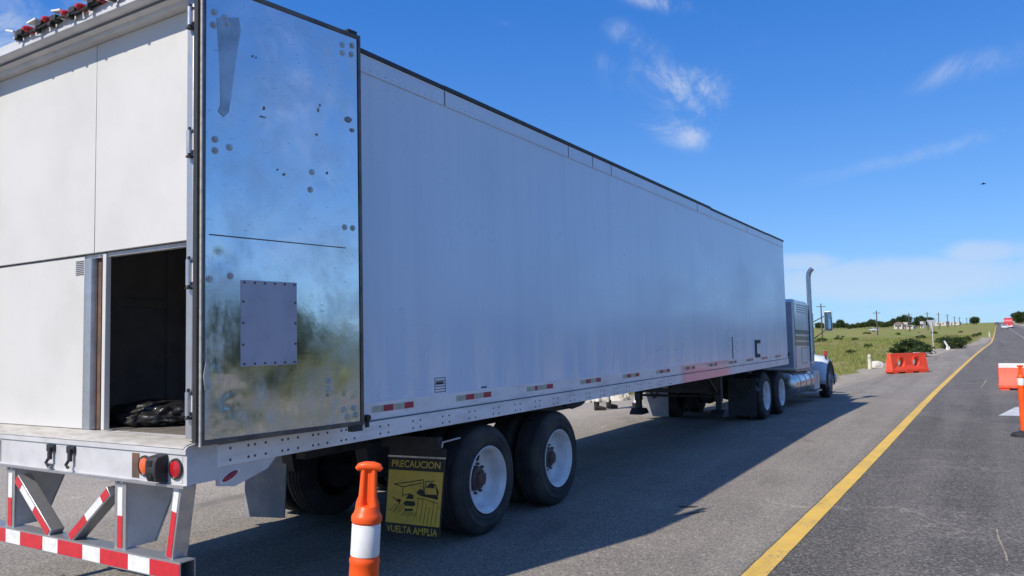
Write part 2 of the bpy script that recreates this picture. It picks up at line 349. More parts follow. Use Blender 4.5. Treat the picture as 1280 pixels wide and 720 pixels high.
# ------------------------------------------------------------------ mesh builder
class MB:
    def __init__(s): s.v = []; s.f = []; s.mi = []
    def add(s, vs, fs, mi=0):
        k = len(s.v); s.v += [tuple(v) for v in vs]; s.f += [tuple(i + k for i in f) for f in fs]; s.mi += [mi] * len(fs); return s
    def box(s, x0, x1, y0, y1, z0, z1, mi=0):
        vs = [(x, y, z) for x in (x0, x1) for y in (y0, y1) for z in (z0, z1)]
        return s.add(vs, [(0, 1, 3, 2), (4, 6, 7, 5), (0, 4, 5, 1), (2, 3, 7, 6), (0, 2, 6, 4), (1, 5, 7, 3)], mi)
    def obox(s, c, ax, hs, mi=0):
        c = Vector(c); a = [Vector(x) for x in ax]
        vs = [c + a[0] * (i * hs[0]) + a[1] * (j * hs[1]) + a[2] * (k * hs[2]) for i in (-1, 1) for j in (-1, 1) for k in (-1, 1)]
        return s.add(vs, [(0, 1, 3, 2), (4, 6, 7, 5), (0, 4, 5, 1), (2, 3, 7, 6), (0, 2, 6, 4), (1, 5, 7, 3)], mi)
    def bar(s, p, q, w, t, side=(0, 1, 0), mi=0):
        p, q = Vector(p), Vector(q); d = (q - p); L = d.length; d.normalize(); a = Vector(side); a = (a - d * a.dot(d)).normalized(); b = d.cross(a)
        return s.obox((p + q) / 2, (d, b, a), (L / 2, w / 2, t / 2), mi)
    def cyl(s, p, q, r0, r1=None, n=16, mi=0, caps=True):
        p, q = Vector(p), Vector(q); r1 = r0 if r1 is None else r1; d = (q - p).normalized(); a = d.orthogonal().normalized(); b = d.cross(a)
        vs = []
        for c, r in ((p, r0), (q, r1)):
            for i in range(n): t = 2 * math.pi * i / n; vs.append(c + (a * math.cos(t) + b * math.sin(t)) * r)
        fs = [(i, (i + 1) % n, n + (i + 1) % n, n + i) for i in range(n)]
        if caps: fs += [tuple(range(n))[::-1], tuple(range(n, 2 * n))]
        return s.add(vs, fs, mi)
    def tube(s, pts, r, n=8, mi=0, radii=None):
        pts = [Vector(p) for p in pts]; vs = []; a = None
        for i, p in enumerate(pts):
            d = (pts[min(i + 1, len(pts) - 1)] - pts[max(i - 1, 0)]).normalized()
            if a is None: a = d.orthogonal().normalized()
            a = (a - d * a.dot(d)).normalized(); b = d.cross(a); rr = radii[i] if radii else r
            for j in range(n): t = 2 * math.pi * j / n; vs.append(p + (a * math.cos(t) + b * math.sin(t)) * rr)
        m = len(pts)
        fs = [(i * n + j, i * n + (j + 1) % n, (i + 1) * n + (j + 1) % n, (i + 1) * n + j) for i in range(m - 1) for j in range(n)]
        fs += [tuple(range(n))[::-1], tuple(range((m - 1) * n, m * n))]
        return s.add(vs, fs, mi)
    def lathe(s, prof, o=(0, 0, 0), axis='z', n=24, mi=0, cap0=False, cap1=False):
        o = Vector(o); vs = []
        for r, a in prof:
            for i in range(n):
                t = 2 * math.pi * i / n; c, q = r * math.cos(t), r * math.sin(t)
                vs.append(o + (Vector((c, q, a)) if axis == 'z' else Vector((a, c, q)) if axis == 'x' else Vector((c, a, q))))
        m = len(prof)
        fs = [(i * n + j, i * n + (j + 1) % n, (i + 1) * n + (j + 1) % n, (i + 1) * n + j) for i in range(m - 1) for j in range(n)]
        if cap0: fs.append(tuple(range(n))[::-1])
        if cap1: fs.append(tuple(range((m - 1) * n, m * n)))
        return s.add(vs, fs, mi)
    def prism(s, poly, fn, d0, d1, mi=0):
        n = len(poly); vs = [fn(a, b, d0) for a, b in poly] + [fn(a, b, d1) for a, b in poly]
        fs = [(i, (i + 1) % n, n + (i + 1) % n, n + i) for i in range(n)] + [tuple(range(n))[::-1], tuple(range(n, 2 * n))]
        return s.add(vs, fs, mi)
    def build(s, name, mats, parent=None, smooth=True, bevel=0.0, origin=None, ang=35, seg=2):
        if not isinstance(mats, (list, tuple)): mats = [mats]
        me = bpy.data.meshes.new(name); o0 = Vector(origin) if origin is not None else (PORG.get(parent.name, Vector()) if parent else Vector())
        me.from_pydata([tuple(Vector(v) - o0) for v in s.v], [], s.f)
        for m in mats: me.materials.append(m)
        me.polygons.foreach_set('material_index', s.mi)
        bm = bmesh.new(); bm.from_mesh(me); bmesh.ops.recalc_face_normals(bm, faces=bm.faces); bm.to_mesh(me); bm.free()
        if smooth:
            me.polygons.foreach_set('use_smooth', [True] * len(me.polygons)); me.set_sharp_from_angle(angle=R(ang))
        me.update()
        ob = bpy.data.objects.new(name, me); COL.objects.link(ob)
        if parent:
            ob.parent = parent; PORG[ob.name] = PORG.get(parent.name, Vector()).copy()
        else:
            ob.location = o0; PORG[ob.name] = o0.copy()
        if bevel:
            b = ob.modifiers.new('bevel', 'BEVEL'); b.width = bevel; b.segments = seg; b.limit_method = 'ANGLE'; b.angle_limit = R(40)
        return ob
PORG = {}      # world origin that a thing's meshes are measured from
def tag(o, label, cat, group=None):
    o['label'] = label; o['category'] = cat
    if group: o['group'] = group
    return o
def thing(name, label, cat, loc, group=None):
    e = bpy.data.objects.new(name, None); COL.objects.link(e); e.location = loc; e.empty_display_size = .2
    PORG[e.name] = Vector(loc); return tag(e, label, cat, group)
def struct(o, kind='structure'): o['kind'] = kind; return o
def link_copy(src, parent=None, loc=None, rot=None, scale=None):
    c = src.copy(); COL.objects.link(c); c.parent = parent
    if loc is not None: c.location = loc
    if rot is not None: c.rotation_euler = rot
    if scale is not None: c.scale = scale
    for ch in [x for x in bpy.data.objects if x.parent == src]: link_copy(ch, c)
    return c
def child_mesh(name, me, parent, loc=(0, 0, 0), rot=(0, 0, 0)):
    o = bpy.data.objects.new(name, me); COL.objects.link(o); o.parent = parent; o.location = loc; o.rotation_euler = rot; return o

# ================================================================== SETTING
YS = sorted(set([-120, -60, -30, -15, -6, 0, 3, 6, 9] + HY[1:11] + [12, 14, 16, 18, 19, 20, 21, 22, 23, 24, 26, 28, 35, 40, 50, 60, 70, 85, 106, 115, 125, 140, 160, 250, 300, 500, 700]))
YS = [y for y in YS if -120 <= y <= 1000]
_kp = ((928, 720), (1008, 643.5), (1085.5, 569), (1161, 494.5), (1201, 458), (1222, 440), (1238, 428.5))
_ks = list(np.linspace(720, 428.5, 40))
_yl = [ong(float(np.interp(-v_, [-b_ for a_, b_ in _kp], [a_ for a_, b_ in _kp])), v_) for v_ in _ks]
_yl = [(q_.y, q_.x) for q_ in _yl]; _d0 = (_yl[12][1] - _yl[0][1]) / (_yl[12][0] - _yl[0][0]); _dE = (raydir(1247, 405).x / raydir(1247, 405).y)
XY = [(-120, _yl[0][1] - _d0 * (120 + _yl[0][0]))] + _yl + [(_yl[-1][0] + 30, _yl[-1][1] + .6), (1000, _yl[-1][1] + .6 + _dE * (970 - _yl[-1][0]))]   # inner edge of the yellow line
YS = sorted(set(YS + [round(a_, 3) for a_, b_ in XY if a_ > -120 and a_ < 1000]))
xyel = lambda y: float(np.interp(y, [a for a, b in XY], [b for a, b in XY]))
XL = [(-120, -60), (6, -46), (12, -24), (16, -8.2), (18, -6.6), (20, -5.6), (22, -4.6), (23, -2.4), (24, -.6), (28, -.35), (35, .05), (50, .55), (70, 1.4), (85, 2.4), (_yl[-1][0], _yl[-1][1] - .45), (_yl[-1][0] + 30, _yl[-1][1] + .35), (1000, XY[-1][1] - .3)]
xlot = lambda y: float(np.interp(y, [a for a, b in XL], [b for a, b in XL]))
def strip(name, fa, fb, ys, dz, mat, nx=1):
    vs = []; fs = []
    for y in ys:
        for i in range(nx + 1):
            t = i / nx; vs.append((fa(y) * (1 - t) + fb(y) * t, y, h(y) + dz))
    for j in range(len(ys) - 1):
        for i in range(nx): a = j * (nx + 1) + i; fs.append((a, a + 1, a + nx + 2, a + nx + 1))
    o = MB().add(vs, fs).build(name, mat, smooth=False); return o
# terrain
gy = sorted(set(YS + [-400, 1500, 3000, 9000])); gx = [-6000, -2500, -1200, -700, -450, -300, -220, -160, -120, -90, -70, -55, -42, -32, -24, -17, -12, -8, -5, -2, 0, 2, 5, 9, 13, 17, 22, 30, 42, 60, 90, 140, 220, 400, 800, 2000, 6000]
def field_z(x, y):
    z = h(y)
    dl = max(0, xlot(y) - 3.0 - x); dr = max(0, x - (xyel(y) + 14))
    d = max(dl, dr); k = min(1, d / 12)
    z += k * (.35 * mnoise.noise(Vector((x * .03, y * .03, 0))) + .12 * mnoise.noise(Vector((x * .15, y * .15, 5)))) * min(3, 1 + d * .01)
    return z - .03
vs = []; fs = []
for y in gy:
    for x in gx: vs.append((x, y, field_z(x, y)))
nxg = len(gx)
for j in range(len(gy) - 1):
    for i in range(nxg - 1): a = j * nxg + i; fs.append((a, a + 1, a + nxg + 1, a + nxg))
struct(MB().add(vs, fs).build('field_ground', M['field']))
struct(strip('gravel_verge', lambda y: xlot(y) - 1.6 - (1.2 if 14 < y < 26 else 0) - .4 * math.sin(y * 1.3), lambda y: xlot(y) + .3, [y for y in YS if y <= 140], -.012, M['gravel'], 1))
struct(strip('apron_pavement', xlot, lambda y: xyel(y) + .1, [y for y in YS if y <= 125], .0, M['apron'], 4))
struct(strip('gravel_verge_roadside', lambda y: xyel(y) + 9.0, lambda y: xyel(y) + 13.2, YS, -.012, M['gravel'], 1))
struct(strip('road', lambda y: xyel(y) - .02, lambda y: xyel(y) + 9.3, YS, .004, M['road'], 3))
struct(strip('yellow_edge_line', lambda y: xyel(y), lambda y: xyel(y) + .165, YS, .009, M['yellow']))
struct(strip('white_edge_line', lambda y: xyel(y) + 7.6, lambda y: xyel(y) + 7.75, YS, .009, M['white_paint']))
for i in range(60):
    y0 = 33 + i * 12; ys = sorted(set([y0, y0 + 5] + [y for y in YS if y0 < y < y0 + 5]))
    o = strip('lane_dash', lambda y: xyel(y) + 3.78, lambda y: xyel(y) + 3.92, ys, .009, M['white_paint']); struct(o)
# painted patch and thin stripe near the delineator on the road
pa = ong(1248, 520); pb = ong(1290, 521); pc = ong(1290, 505); pd = ong(1268, 510)
struct(MB().add([(q.x, q.y, h(q.y) + .0095) for q in (pa, pb, pc, pd)], [(0, 1, 2, 3)]).build('white_paint_patch', M['white_paint'], smooth=False))
# pale scratches on the asphalt
def scratch(pts, w):
    q = [ong(*p) for p in pts]; vs = []; fs = []
    for i, p in enumerate(q):
        d = (q[min(i + 1, len(q) - 1)] - q[max(i - 1, 0)]).normalized(); s_ = Vector((d.y, -d.x, 0)) * (w * random.uniform(.3, 1) / 2)
        vs += [(p.x - s_.x, p.y - s_.y, h(p.y) + .0085), (p.x + s_.x, p.y + s_.y, h(p.y) + .0085)]
    for i in range(len(q) - 1): fs.append((2 * i, 2 * i + 1, 2 * i + 3, 2 * i + 2))
    struct(MB().add(vs, fs).build('road_scratch', M['gravel'], smooth=False))
scratch([(1246, 662), (1247, 668), (1249, 676), (1254, 686), (1258, 696), (1259, 703)], .022)
scratch([(1130, 643), (1150, 650), (1172, 661), (1186, 663)], .02)
scratch([(1226, 485), (1230, 480), (1233, 475)], .08)
# dark skid marks at the shadow's edge
for pts in ([(846, 633), (858, 634), (872, 634)], [(856, 643), (868, 642), (882, 640)]):
    q = [ong(*p) for p in pts]; vs = []; fs = []
    for i, p in enumerate(q):
        w = (.01, .045, .012)[i]; vs += [(p.x, p.y - w, .005), (p.x, p.y + w, .005)]
    for i in range(len(q) - 1): fs.append((2 * i, 2 * i + 1, 2 * i + 3, 2 * i + 2))
    struct(MB().add(vs, fs).build('tar_mark', M['sign_ink'], smooth=False))

# ================================================================== TRAILER
WID = 2.59; LEN = 16.18; TOP = 4.02; XL_ = -WID
T = thing('semi_trailer', 'long white box trailer with polished rear door folded open along its side', 'trailer', (-1.295, 8.0, 0))
def part(mb, name, mat, parent=T, **k): return mb.build(name, mat, parent, **k)
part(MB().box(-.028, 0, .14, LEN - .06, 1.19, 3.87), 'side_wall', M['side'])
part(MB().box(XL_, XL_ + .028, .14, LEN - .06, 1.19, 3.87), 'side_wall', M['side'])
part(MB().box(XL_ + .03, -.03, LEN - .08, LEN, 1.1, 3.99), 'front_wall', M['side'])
for x0 in (0, XL_):
    part(MB().cyl((x0 - .05 if x0 == 0 else x0 + .05, LEN - .05, 1.08), (x0 - .05 if x0 == 0 else x0 + .05, LEN - .05, 3.99), .052, n=16), 'front_corner_post', M['alu'])
part(MB().box(XL_ + .02, -.02, .02, LEN - .02, 3.955, 3.995), 'roof', M['alu'])
part(MB().box(XL_ + .03, -.03, .174, LEN - .1, 1.204, 1.243), 'floor', M['floor'])
cm0 = MB().box(XL_ + .02, -.03, -.04, .04, 1.075, 1.20)
me_cm = None
for i in range(40):
    y = .5 + i * .395
    if me_cm is None:
        ob = cm0.build('cross_member', M['dark_metal'], origin=(0, 0, 0)); me_cm = ob.data; ob.parent = T
    else: ob = child_mesh('cross_member', me_cm, T)
    ob.location = Vector((0, y, 0)) - PORG[T.name]
# lower scuff band, bottom rail, rivets
part(MB().box(-.001, .004, .172, LEN - .06, 1.205, 1.335), 'scuff_band', M['rail'])
part(MB().box(XL_ - .004, XL_ + .001, .172, LEN - .06, 1.205, 1.335), 'scuff_band', M['rail'])
for sx in (0, 1):
    xo = .010 if sx == 0 else XL_ - .010; xi = -.03 if sx == 0 else XL_ + .03
    part(MB().box(min(xo, xi), max(xo, xi), .172, LEN - .04, 1.064, 1.196), 'bottom_rail', M['rail'], bevel=.004)
    part(MB().box(min(xo, xi), max(xo, xi), .13, LEN - .05, 3.845, 3.985), 'top_rail', M['side'], bevel=.005)
    xe = .022 if sx == 0 else XL_ - .022
    mb = MB()
    for a, b, dz in ((.02, 2.5, 0), (2.5, 10.35, .004), (10.35, 14.5, -.012), (14.5, LEN - .0, -.006)):
        mb.box(min(xe, xi), max(xe, xi), a, b, 3.985 + dz, 4.022 + dz)
    part(mb, 'roof_edge', M['roof_edge'], bevel=.004)
part(MB().box(.009, .0135, .18, LEN - .1, 1.197, 1.2045), 'rail_seam', M['seam'])
rv = MB()
def rivet(mb, p, r=.009, hgt=.005, ax=(1, 0, 0), n=8):
    p = Vector(p); a = Vector(ax); mb.cyl(p, p + a * hgt, r, r * .6, n)
y = .26
while y < 1.45:
    for z in (1.095, 1.165): rivet(rv, (.009, y, z), .010); 
    if int(y * 10) % 3 == 0:
        for z in (1.095, 1.165): rivet(rv, (.009, y + .05, z), .010)
    y += .135
y = 1.62
while y < 8.2:
    for dy in (0, .095):
        for z in (1.095, 1.15): rivet(rv, (.009, y + dy, z), .010)
    y += .395
struct(part(rv, 'rivets', M['hub'], smooth=False), 'stuff')
rv = MB(); y = 1.3
while y < 12: rivet(rv, (.009, y, 3.872), .007, .004, n=6); y += .085
struct(part(rv, 'top_rail_rivets', M['alu'], smooth=False), 'stuff')
for y in (2.52, 4.9, 5.55, 6.1, 9.6, 12.8):
    part(MB().box(.009, .0125, y - .006, y + .006, 3.85, 3.98), 'rail_joint', M['seam'])
# conspicuity tape along the side
ys_t = [1.586, 2.623, 3.837, 5.049, 6.263, 7.452, 8.611, 9.825, 11.063, 12.287, 13.5, 14.737]
for i, y0 in enumerate(ys_t):
    L = .56 if i else .50; mb = MB(); ws = [.26, .24, .26, .24] if i != 2 else [.3, .1, .35, .25]; y = y0
    if i == 0: y -= .05
    for k, w_ in enumerate(ws):
        mb.box(.0035, .0052, y, y + w_ * L - .004, 1.258, 1.306, k % 2); y += w_ * L
    part(mb, 'reflective_tape', [M['olive_tape'], M['dull_red_tape']])
# stencil panels and small fittings on the side
m1 = MB()
q0 = onx(543, 473, 0); q1 = onx(557, 489, 0)
for k in range(6):
    z = q0.z - k * (q0.z - q1.z) / 5; m1.box(.0005, .0022, q0.y, q1.y, z - .003, z + .003)
m1.box(.0005, .0022, q0.y, q0.y + .006, q1.z, q0.z).box(.0005, .0022, q1.y - .006, q1.y, q1.z, q0.z)
m1.box(.0005, .0022, q0.y + .02, q1.y - .03, q0.z - .055, q0.z - .030)
part(m1, 'data_stencil', M['seam'])
part(MB().box(.0005, .0025, 3.02, 3.11, 1.345, 1.36), 'small_sticker', M['seam'])
a = onx(915, 421, 0); part(MB().box(.0005, .008, a.y - .015, a.y + .015, 1.34, a.z), 'wall_strip', M['seam'])
a = onx(944, 425, 0)
part(MB().box(.0005, .02, a.y - .04, a.y + .05, 1.31, a.z).box(.0005, .02, a.y + .05, a.y + .35, a.z - .07, a.z).box(.0005, .02, a.y + .05, a.y + .30, 1.31, 1.38), 'placard_bracket', M['black'])
for (px, py) in ((457, 522), (985, 442)):
    a = onx(px, py, .005); part(MB().cyl((0, a.y, a.z), (.04, a.y, a.z), .022, n=12).box(.0, .03, a.y - .012, a.y + .012, a.z - .07, a.z), 'door_hold_back', M['dark_metal'])
# rear frame
part(MB().box(-.062, 0, .0, .135, 1.246, 3.87), 'right_post', M['alu'], bevel=.006)
part(MB().box(XL_, XL_ + .062, .0, .135, 1.246, 3.87), 'left_post', M['alu'], bevel=.006)
hp = [(.13, 3.87), (.02, 3.87), (.015, 3.895), (-.085, 3.925), (-.095, 3.935), (-.095, 3.955), (-.088, 3.958), (-.088, 4.005), (-.05, 4.03), (.13, 4.03)]
part(MB().prism(hp, lambda a, b, d: (d, a, b), XL_ - .005, .005), 'header', M['alu_paint'])
part(MB().box(XL_ + .06, -.06, -.045, -.035, 3.898, 3.906), 'header_seam', M['seam'])
# marker lamps and broken brackets along the header
lm = [(-1.85, 'w'), (-1.74, 'k'), (-1.66, 'r'), (-1.56, 'w'), (-1.49, 'k'), (-1.41, 'r'), (-1.31, 'k'), (-1.25, 'w'), (-1.17, 'r'), (-1.08, 'k'), (-1.0, 'r'), (-.92, 'w'), (-.86, 'k'), (-.79, 'r'), (-.72, 'w'), (-.60, 'k'), (-.50, 'r'), (-.38, 'w')]
for x, k in lm:
    zz = 4.025 + random.uniform(-.008, .012)
    if k == 'r':
        mb = MB().lathe([(.0, -.155), (.012, -.152), (.020, -.140), (.024, -.12), (.024, -.06)], (x, 0, zz), 'y', 12)
        mb.v = [(x + (a - x) * 1.3, b, c) for a, b, c in mb.v]
        part(mb, 'marker_lamp', M['red_lens'])
    elif k == 'k':
        part(MB().box(x - .035, x + .035, -.14, -.05, zz - .02, zz + .022).box(x - .05, x - .02, -.145, -.10, zz - .05, zz - .02), 'lamp_socket', M['black'], bevel=.006)
    else:
        t_ = random.uniform(-.4, .4); part(MB().obox((x, -.09, zz + .02), ((math.cos(t_), 0, math.sin(t_)), (0, 1, 0), (-math.sin(t_), 0, math.cos(t_))), (.055, .06, .006)).box(x, x + .02, -.12, -.06, zz - .03, zz + .015), 'lamp_bracket', M['white_plastic'])
part(MB().tube([(-1.75, -.11, 4.01), (-1.5, -.13, 3.995), (-1.3, -.12, 4.015), (-1.0, -.13, 3.99), (-.7, -.11, 4.02)], .008, 6), 'lamp_cable', M['black'])
# rear panels
XM = ony(119.5, 200, .085).x
PE0 = ony(104, 430, .10).x; PE1 = ony(114, 430, .10).x; JR0 = ony(116, 430, .14).x; JR1 = ony(126, 430, .14).x; JB0 = ony(127, 430, .10).x; JB1 = ony(131, 430, .10).x
part(MB().box(XL_ + .064, XM - .003, .085, .113, 2.43, 3.868), 'upper_panel', M['panel_white'], bevel=.003)
part(MB().box(XM + .003, -.064, .085, .113, 2.43, 3.868), 'upper_panel', M['panel_white'], bevel=.003)
part(MB().box(XL_ + .064, -.064, .114, .16, 2.40, 2.425), 'cross_bar', M['alu_paint'])
lp = part(MB().box(XL_ + .064, PE0, .100, .130, 1.246, 2.415), 'lower_panel', M['panel_white'], bevel=.003)
mb = MB()
for k in range(8): mb.box(PE0 - .10, PE0 - .005, .096, .102, 2.385 - k * .013, 2.390 - k * .013)
mb.build('vent_slots', M['seam'], lp)
part(MB().prism([(PE0 + .002, .100), (PE0 + .015, .093), (PE1 - .01, .100), (PE1, .120), (PE1, .138), (PE0 + .002, .138)], lambda a, b, d: (a, b, d), 1.246, 2.40), 'panel_edge_channel', M['alu'])
part(MB().box(JR0, JR1, .14, .20, 1.246, 2.42), 'rusty_jamb', M['rust'])
part(MB().box(JB0, JB1, .10, .139, 1.246, 2.42), 'jamb_bar', M['panel_white'], bevel=.004)
# interior
part(MB().box(XL_ + .03, XL_ + .06, .2, LEN - .1, 1.245, 3.95), 'inner_lining', M['inner'])
part(MB().box(-.06, -.03, .2, LEN - .1, 1.245, 3.95), 'inner_lining', M['inner'])
part(MB().box(XL_ + .06, -.06, 4.1, 4.15, 1.245, 3.95), 'inner_bulkhead', M['inner'])
for k in range(7):
    part(MB().box(XL_ + .06, XL_ + .11, .45 + k * .55, .57 + k * .55, 1.30, 3.94), 'wall_rib', M['inner'])
part(MB().box(XL_ + .06, XL_ + .10, .2, 4.1, 2.15, 2.22), 'wall_rail', M['inner'])
# rear sill with lamps
sp = [(.172, 1.238), (.10, 1.238), (-.03, 1.210), (-.045, 1.195), (-.045, 1.165), (-.035, 1.16), (-.035, .99), (.172, .99)]
part(MB().prism(sp, lambda a, b, d: (d, a, b), XL_ - .003, .006), 'rear_sill', M['alu_paint'])
part(MB().prism([(.10, 1.241), (-.030, 1.213), (-.046, 1.199), (-.049, 1.199), (-.031, 1.216), (.099, 1.244)], lambda a, b, d: (d, a, b), XL_ + .01, -.01), 'sill_ledge', M['sill'])
part(MB().box(XL_ - .003, .006, -.06, .0, .975, .99), 'sill_lip', M['alu'])
for cx, sg in ((-.275, 1), (-2.315, -1)):
    part(MB().box(cx - .25, cx + .245, -.0375, -.034, 1.0, 1.155), 'lamp_recess', M['alu_paint'])
    part(MB().box(cx - .235 if sg > 0 else cx + .165, cx - .165 if sg > 0 else cx + .235, -.041, -.038, 1.005, 1.15), 'recess_opening', M['rust'])
    db = part(MB().prism([(-.040, .995), (-.11, 1.01), (-.125, 1.05), (-.125, 1.12), (-.11, 1.15), (-.040, 1.16)], lambda a, b, d: (d, a, b), cx + .02 if sg > 0 else cx - .115, cx + .115 if sg > 0 else cx - .02), 'dock_bumper', M['black'], bevel=.006)
    cb = cx + .067 * sg
    for z_ in (1.03, 1.10): MB().box(cb - .022, cb + .022, -.128, -.12, z_, z_ + .03).build('bumper_slot', M['hole'], db)
    for dx, mt in ((-.105 * sg, 'orange_lens'), (.19 * sg, 'red_lens')):
        lampo = part(MB().lathe([(.0, -.058), (.03, -.056), (.047, -.05), (.052, -.04)], (cx + dx, 0, 1.08), 'y', 24), 'tail_lamp', M[mt])
        MB().lathe([(.052, -.052), (.060, -.050), (.062, -.038)], (cx + dx, 0, 1.08), 'y', 24).build('lamp_ring', M['black'], lampo)
for x in (-1.41, -1.17):
    part(MB().box(x - .045, x + .045, -.05, -.034, 1.11, 1.155).box(x + .005, x + .03, -.07, -.05, 1.06, 1.14).tube([(x + .02, -.06, 1.08), (x + .0, -.075, 1.04), (x + .02, -.07, 1.02)], .010, 6), 'hook', M['dark_metal'])
part(MB().cyl((-1.42, -.04, 1.015), (-1.42, -.055, 1.015), .02, n=10), 'bolt', M['alu'])
# side gusset behind the sill with oval marker
part(MB().prism([(.172, 1.063), (.62, 1.063), (.55, 1.0), (.30, .93), (.18, .95)], lambda a, b, d: (d, a, b), -.02, .003), 'sill_gusset', M['alu_paint'])
g = MB().lathe([(.0, .012), (.6, .010), (.9, .004), (1, 0)], (0, 0, 0), 'x', 20); g.v = [(.003 + a, .262 + b * .055 + c * .016, .998 + c * .026 + b * .014) for a, b, c in g.v]
mk = part(g, 'oval_marker', M['dull_red_tape'])
g = MB().lathe([(1.0, .004), (1.25, .004), (1.28, 0)], (0, 0, 0), 'x', 20); g.v = [(.003 + a, .262 + b * .055 + c * .016, .998 + c * .026 + b * .014) for a, b, c in g.v]
g.build('marker_ring', M['white_plastic'], mk)
# under-ride guard
def tapes(mb_pts): pass
ug_y0, ug_y1 = -.05, .05
mb = MB(); w_ = .006
for (a, b, c, d) in ((ug_y0, ug_y1, .45, .45 + w_), (ug_y0, ug_y1, .56 - w_, .56), (ug_y0, ug_y0 + w_, .45 + w_, .56 - w_), (ug_y1 - w_, ug_y1, .45 + w_, .56 - w_)):
    mb.box(XL_ + .03, -.03, a, b, c, d)
part(mb, 'underride_beam', M['alu'])
xs = [-.032, -.31, -.523, -.815, -1.008, -1.294, -1.478, -1.762, -1.954, -2.24, -2.43, -2.558]
for i in range(len(xs) - 1):
    part(MB().box(xs[i + 1] + .001, xs[i] - .001, ug_y0 - .0025, ug_y0 - .0005, .458, .548), 'beam_tape', M['red_tape'] if i % 2 == 0 else M['white_tape'])
for sg in (1, -1):
    mx = lambda x: x if sg > 0 else -WID - x
    # leaning outer strut
    p, q = Vector((mx(-.085), .02, .985)), Vector((mx(-.165), .02, .562))
    part(MB().bar(p, q, .075, .10, (0, 1, 0)), 'outer_strut', M['alu'], bevel=.004)
    mid_ = p.lerp(q, .36); off = Vector((0, -.0515, 0))
    for a, b, mt in ((p.lerp(q, .03), mid_, 'white_tape'), (mid_, q.lerp(p, .02), 'red_tape')):
        part(MB().bar(a + off, b + off, .045, .0015, (0, 1, 0)), 'strut_tape', M[mt])
    # hanger: flange, web plate, rear flange
    xa, xb = mx(-.70), mx(-.585); x0, x1 = min(xa, xb), max(xa, xb)
    part(MB().box(x0, x1, -.03, -.02, .56, .985), 'hanger_flange', M['alu'])
    xw = x1 - .008 if sg > 0 else x1 - .008
    part(MB().prism([(-.02, .565), (.17, .565), (.36, .985), (-.02, .985)], lambda a, b, d: (d, a, b), xw - .008, xw), 'hanger_web', M['alu_paint'])
    part(MB().bar((x1 - .05, .175, .565), (x1 - .05, .365, .985), .10, .008, (0, 1, -.4)), 'hanger_rear_flange', M['alu'])
    xc = (x0 + x1) / 2
    part(MB().box(xc - .025, xc + .025, -.033, -.0305, .565, .76), 'hanger_tape', M['red_tape']); part(MB().box(xc - .025, xc + .025, -.033, -.0305, .76, .93), 'hanger_tape', M['white_tape'])
    mb = MB()
    for dx in (-.03, .03): mb.cyl((xc + dx, -.03, .965), (xc + dx, -.04, .965), .012, n=8)
    part(mb, 'hanger_bolts', M['alu'])
    # diagonal brace
    p, q = Vector((mx(-.745), .0, .90)), Vector((mx(-1.18), .0, .565))
    part(MB().bar(p, q, .07, .09, (0, 1, 0)), 'diagonal_brace', M['alu'], bevel=.004)
    off = Vector((0, -.047, 0)); fr = [0.0, .16, .55, .97]
    for k, mt in enumerate(('red_tape', 'white_tape', 'red_tape')):
        part(MB().bar(p.lerp(q, fr[k] + .005) + off, p.lerp(q, fr[k + 1]) + off, .05, .0015, (0, 1, 0)), 'brace_tape', M[mt])
# hinges on the right post
for z0, z1 in ((3.70, 3.81), (2.92, 3.06), (2.14, 2.29), (1.385, 1.52)):
    hg = part(MB().cyl((-.012, -.016, z0), (-.012, -.016, z1), .018, n=14), 'hinge', M['alu'])
    MB().cyl((-.012, -.016, z0 - .02), (-.012, -.016, z1 + .02), .009, n=10).cyl((-.012, -.016, z0 - .022), (-.012, -.016, z0 - .012), .022, n=10).build('hinge_pin', M['dark_metal'], hg)
    MB().box(-.012, .055, -.012, .004, z0 + .02, z1 - .02).build('hinge_strap', M['alu_paint'], hg)

# open door, folded round to the trailer's side
DA = Vector((.052, -.004, 0)); DB = Vector((.20, 1.205, 0)); du = (DB - DA).normalized(); dn = Vector((du.y, -du.x, 0)); DWID = (DB - DA).length
DZ0, DZ1 = 1.213, 3.985
def dpt(u, w, z): return DA + du * u + dn * w + Vector((0, 0, z))
DPR = Vector((0, 0, 0))
door = bpy.data.objects.new('open_door', None)
def dbox(mb, u0, u1, w0, w1, z0, z1, mi=0):
    vs = [dpt(u, w, z) for u in (u0, u1) for w in (w0, w1) for z in (z0, z1)]
    return mb.add(vs, [(0, 1, 3, 2), (4, 6, 7, 5), (0, 4, 5, 1), (2, 3, 7, 6), (0, 2, 6, 4), (1, 5, 7, 3)], mi)
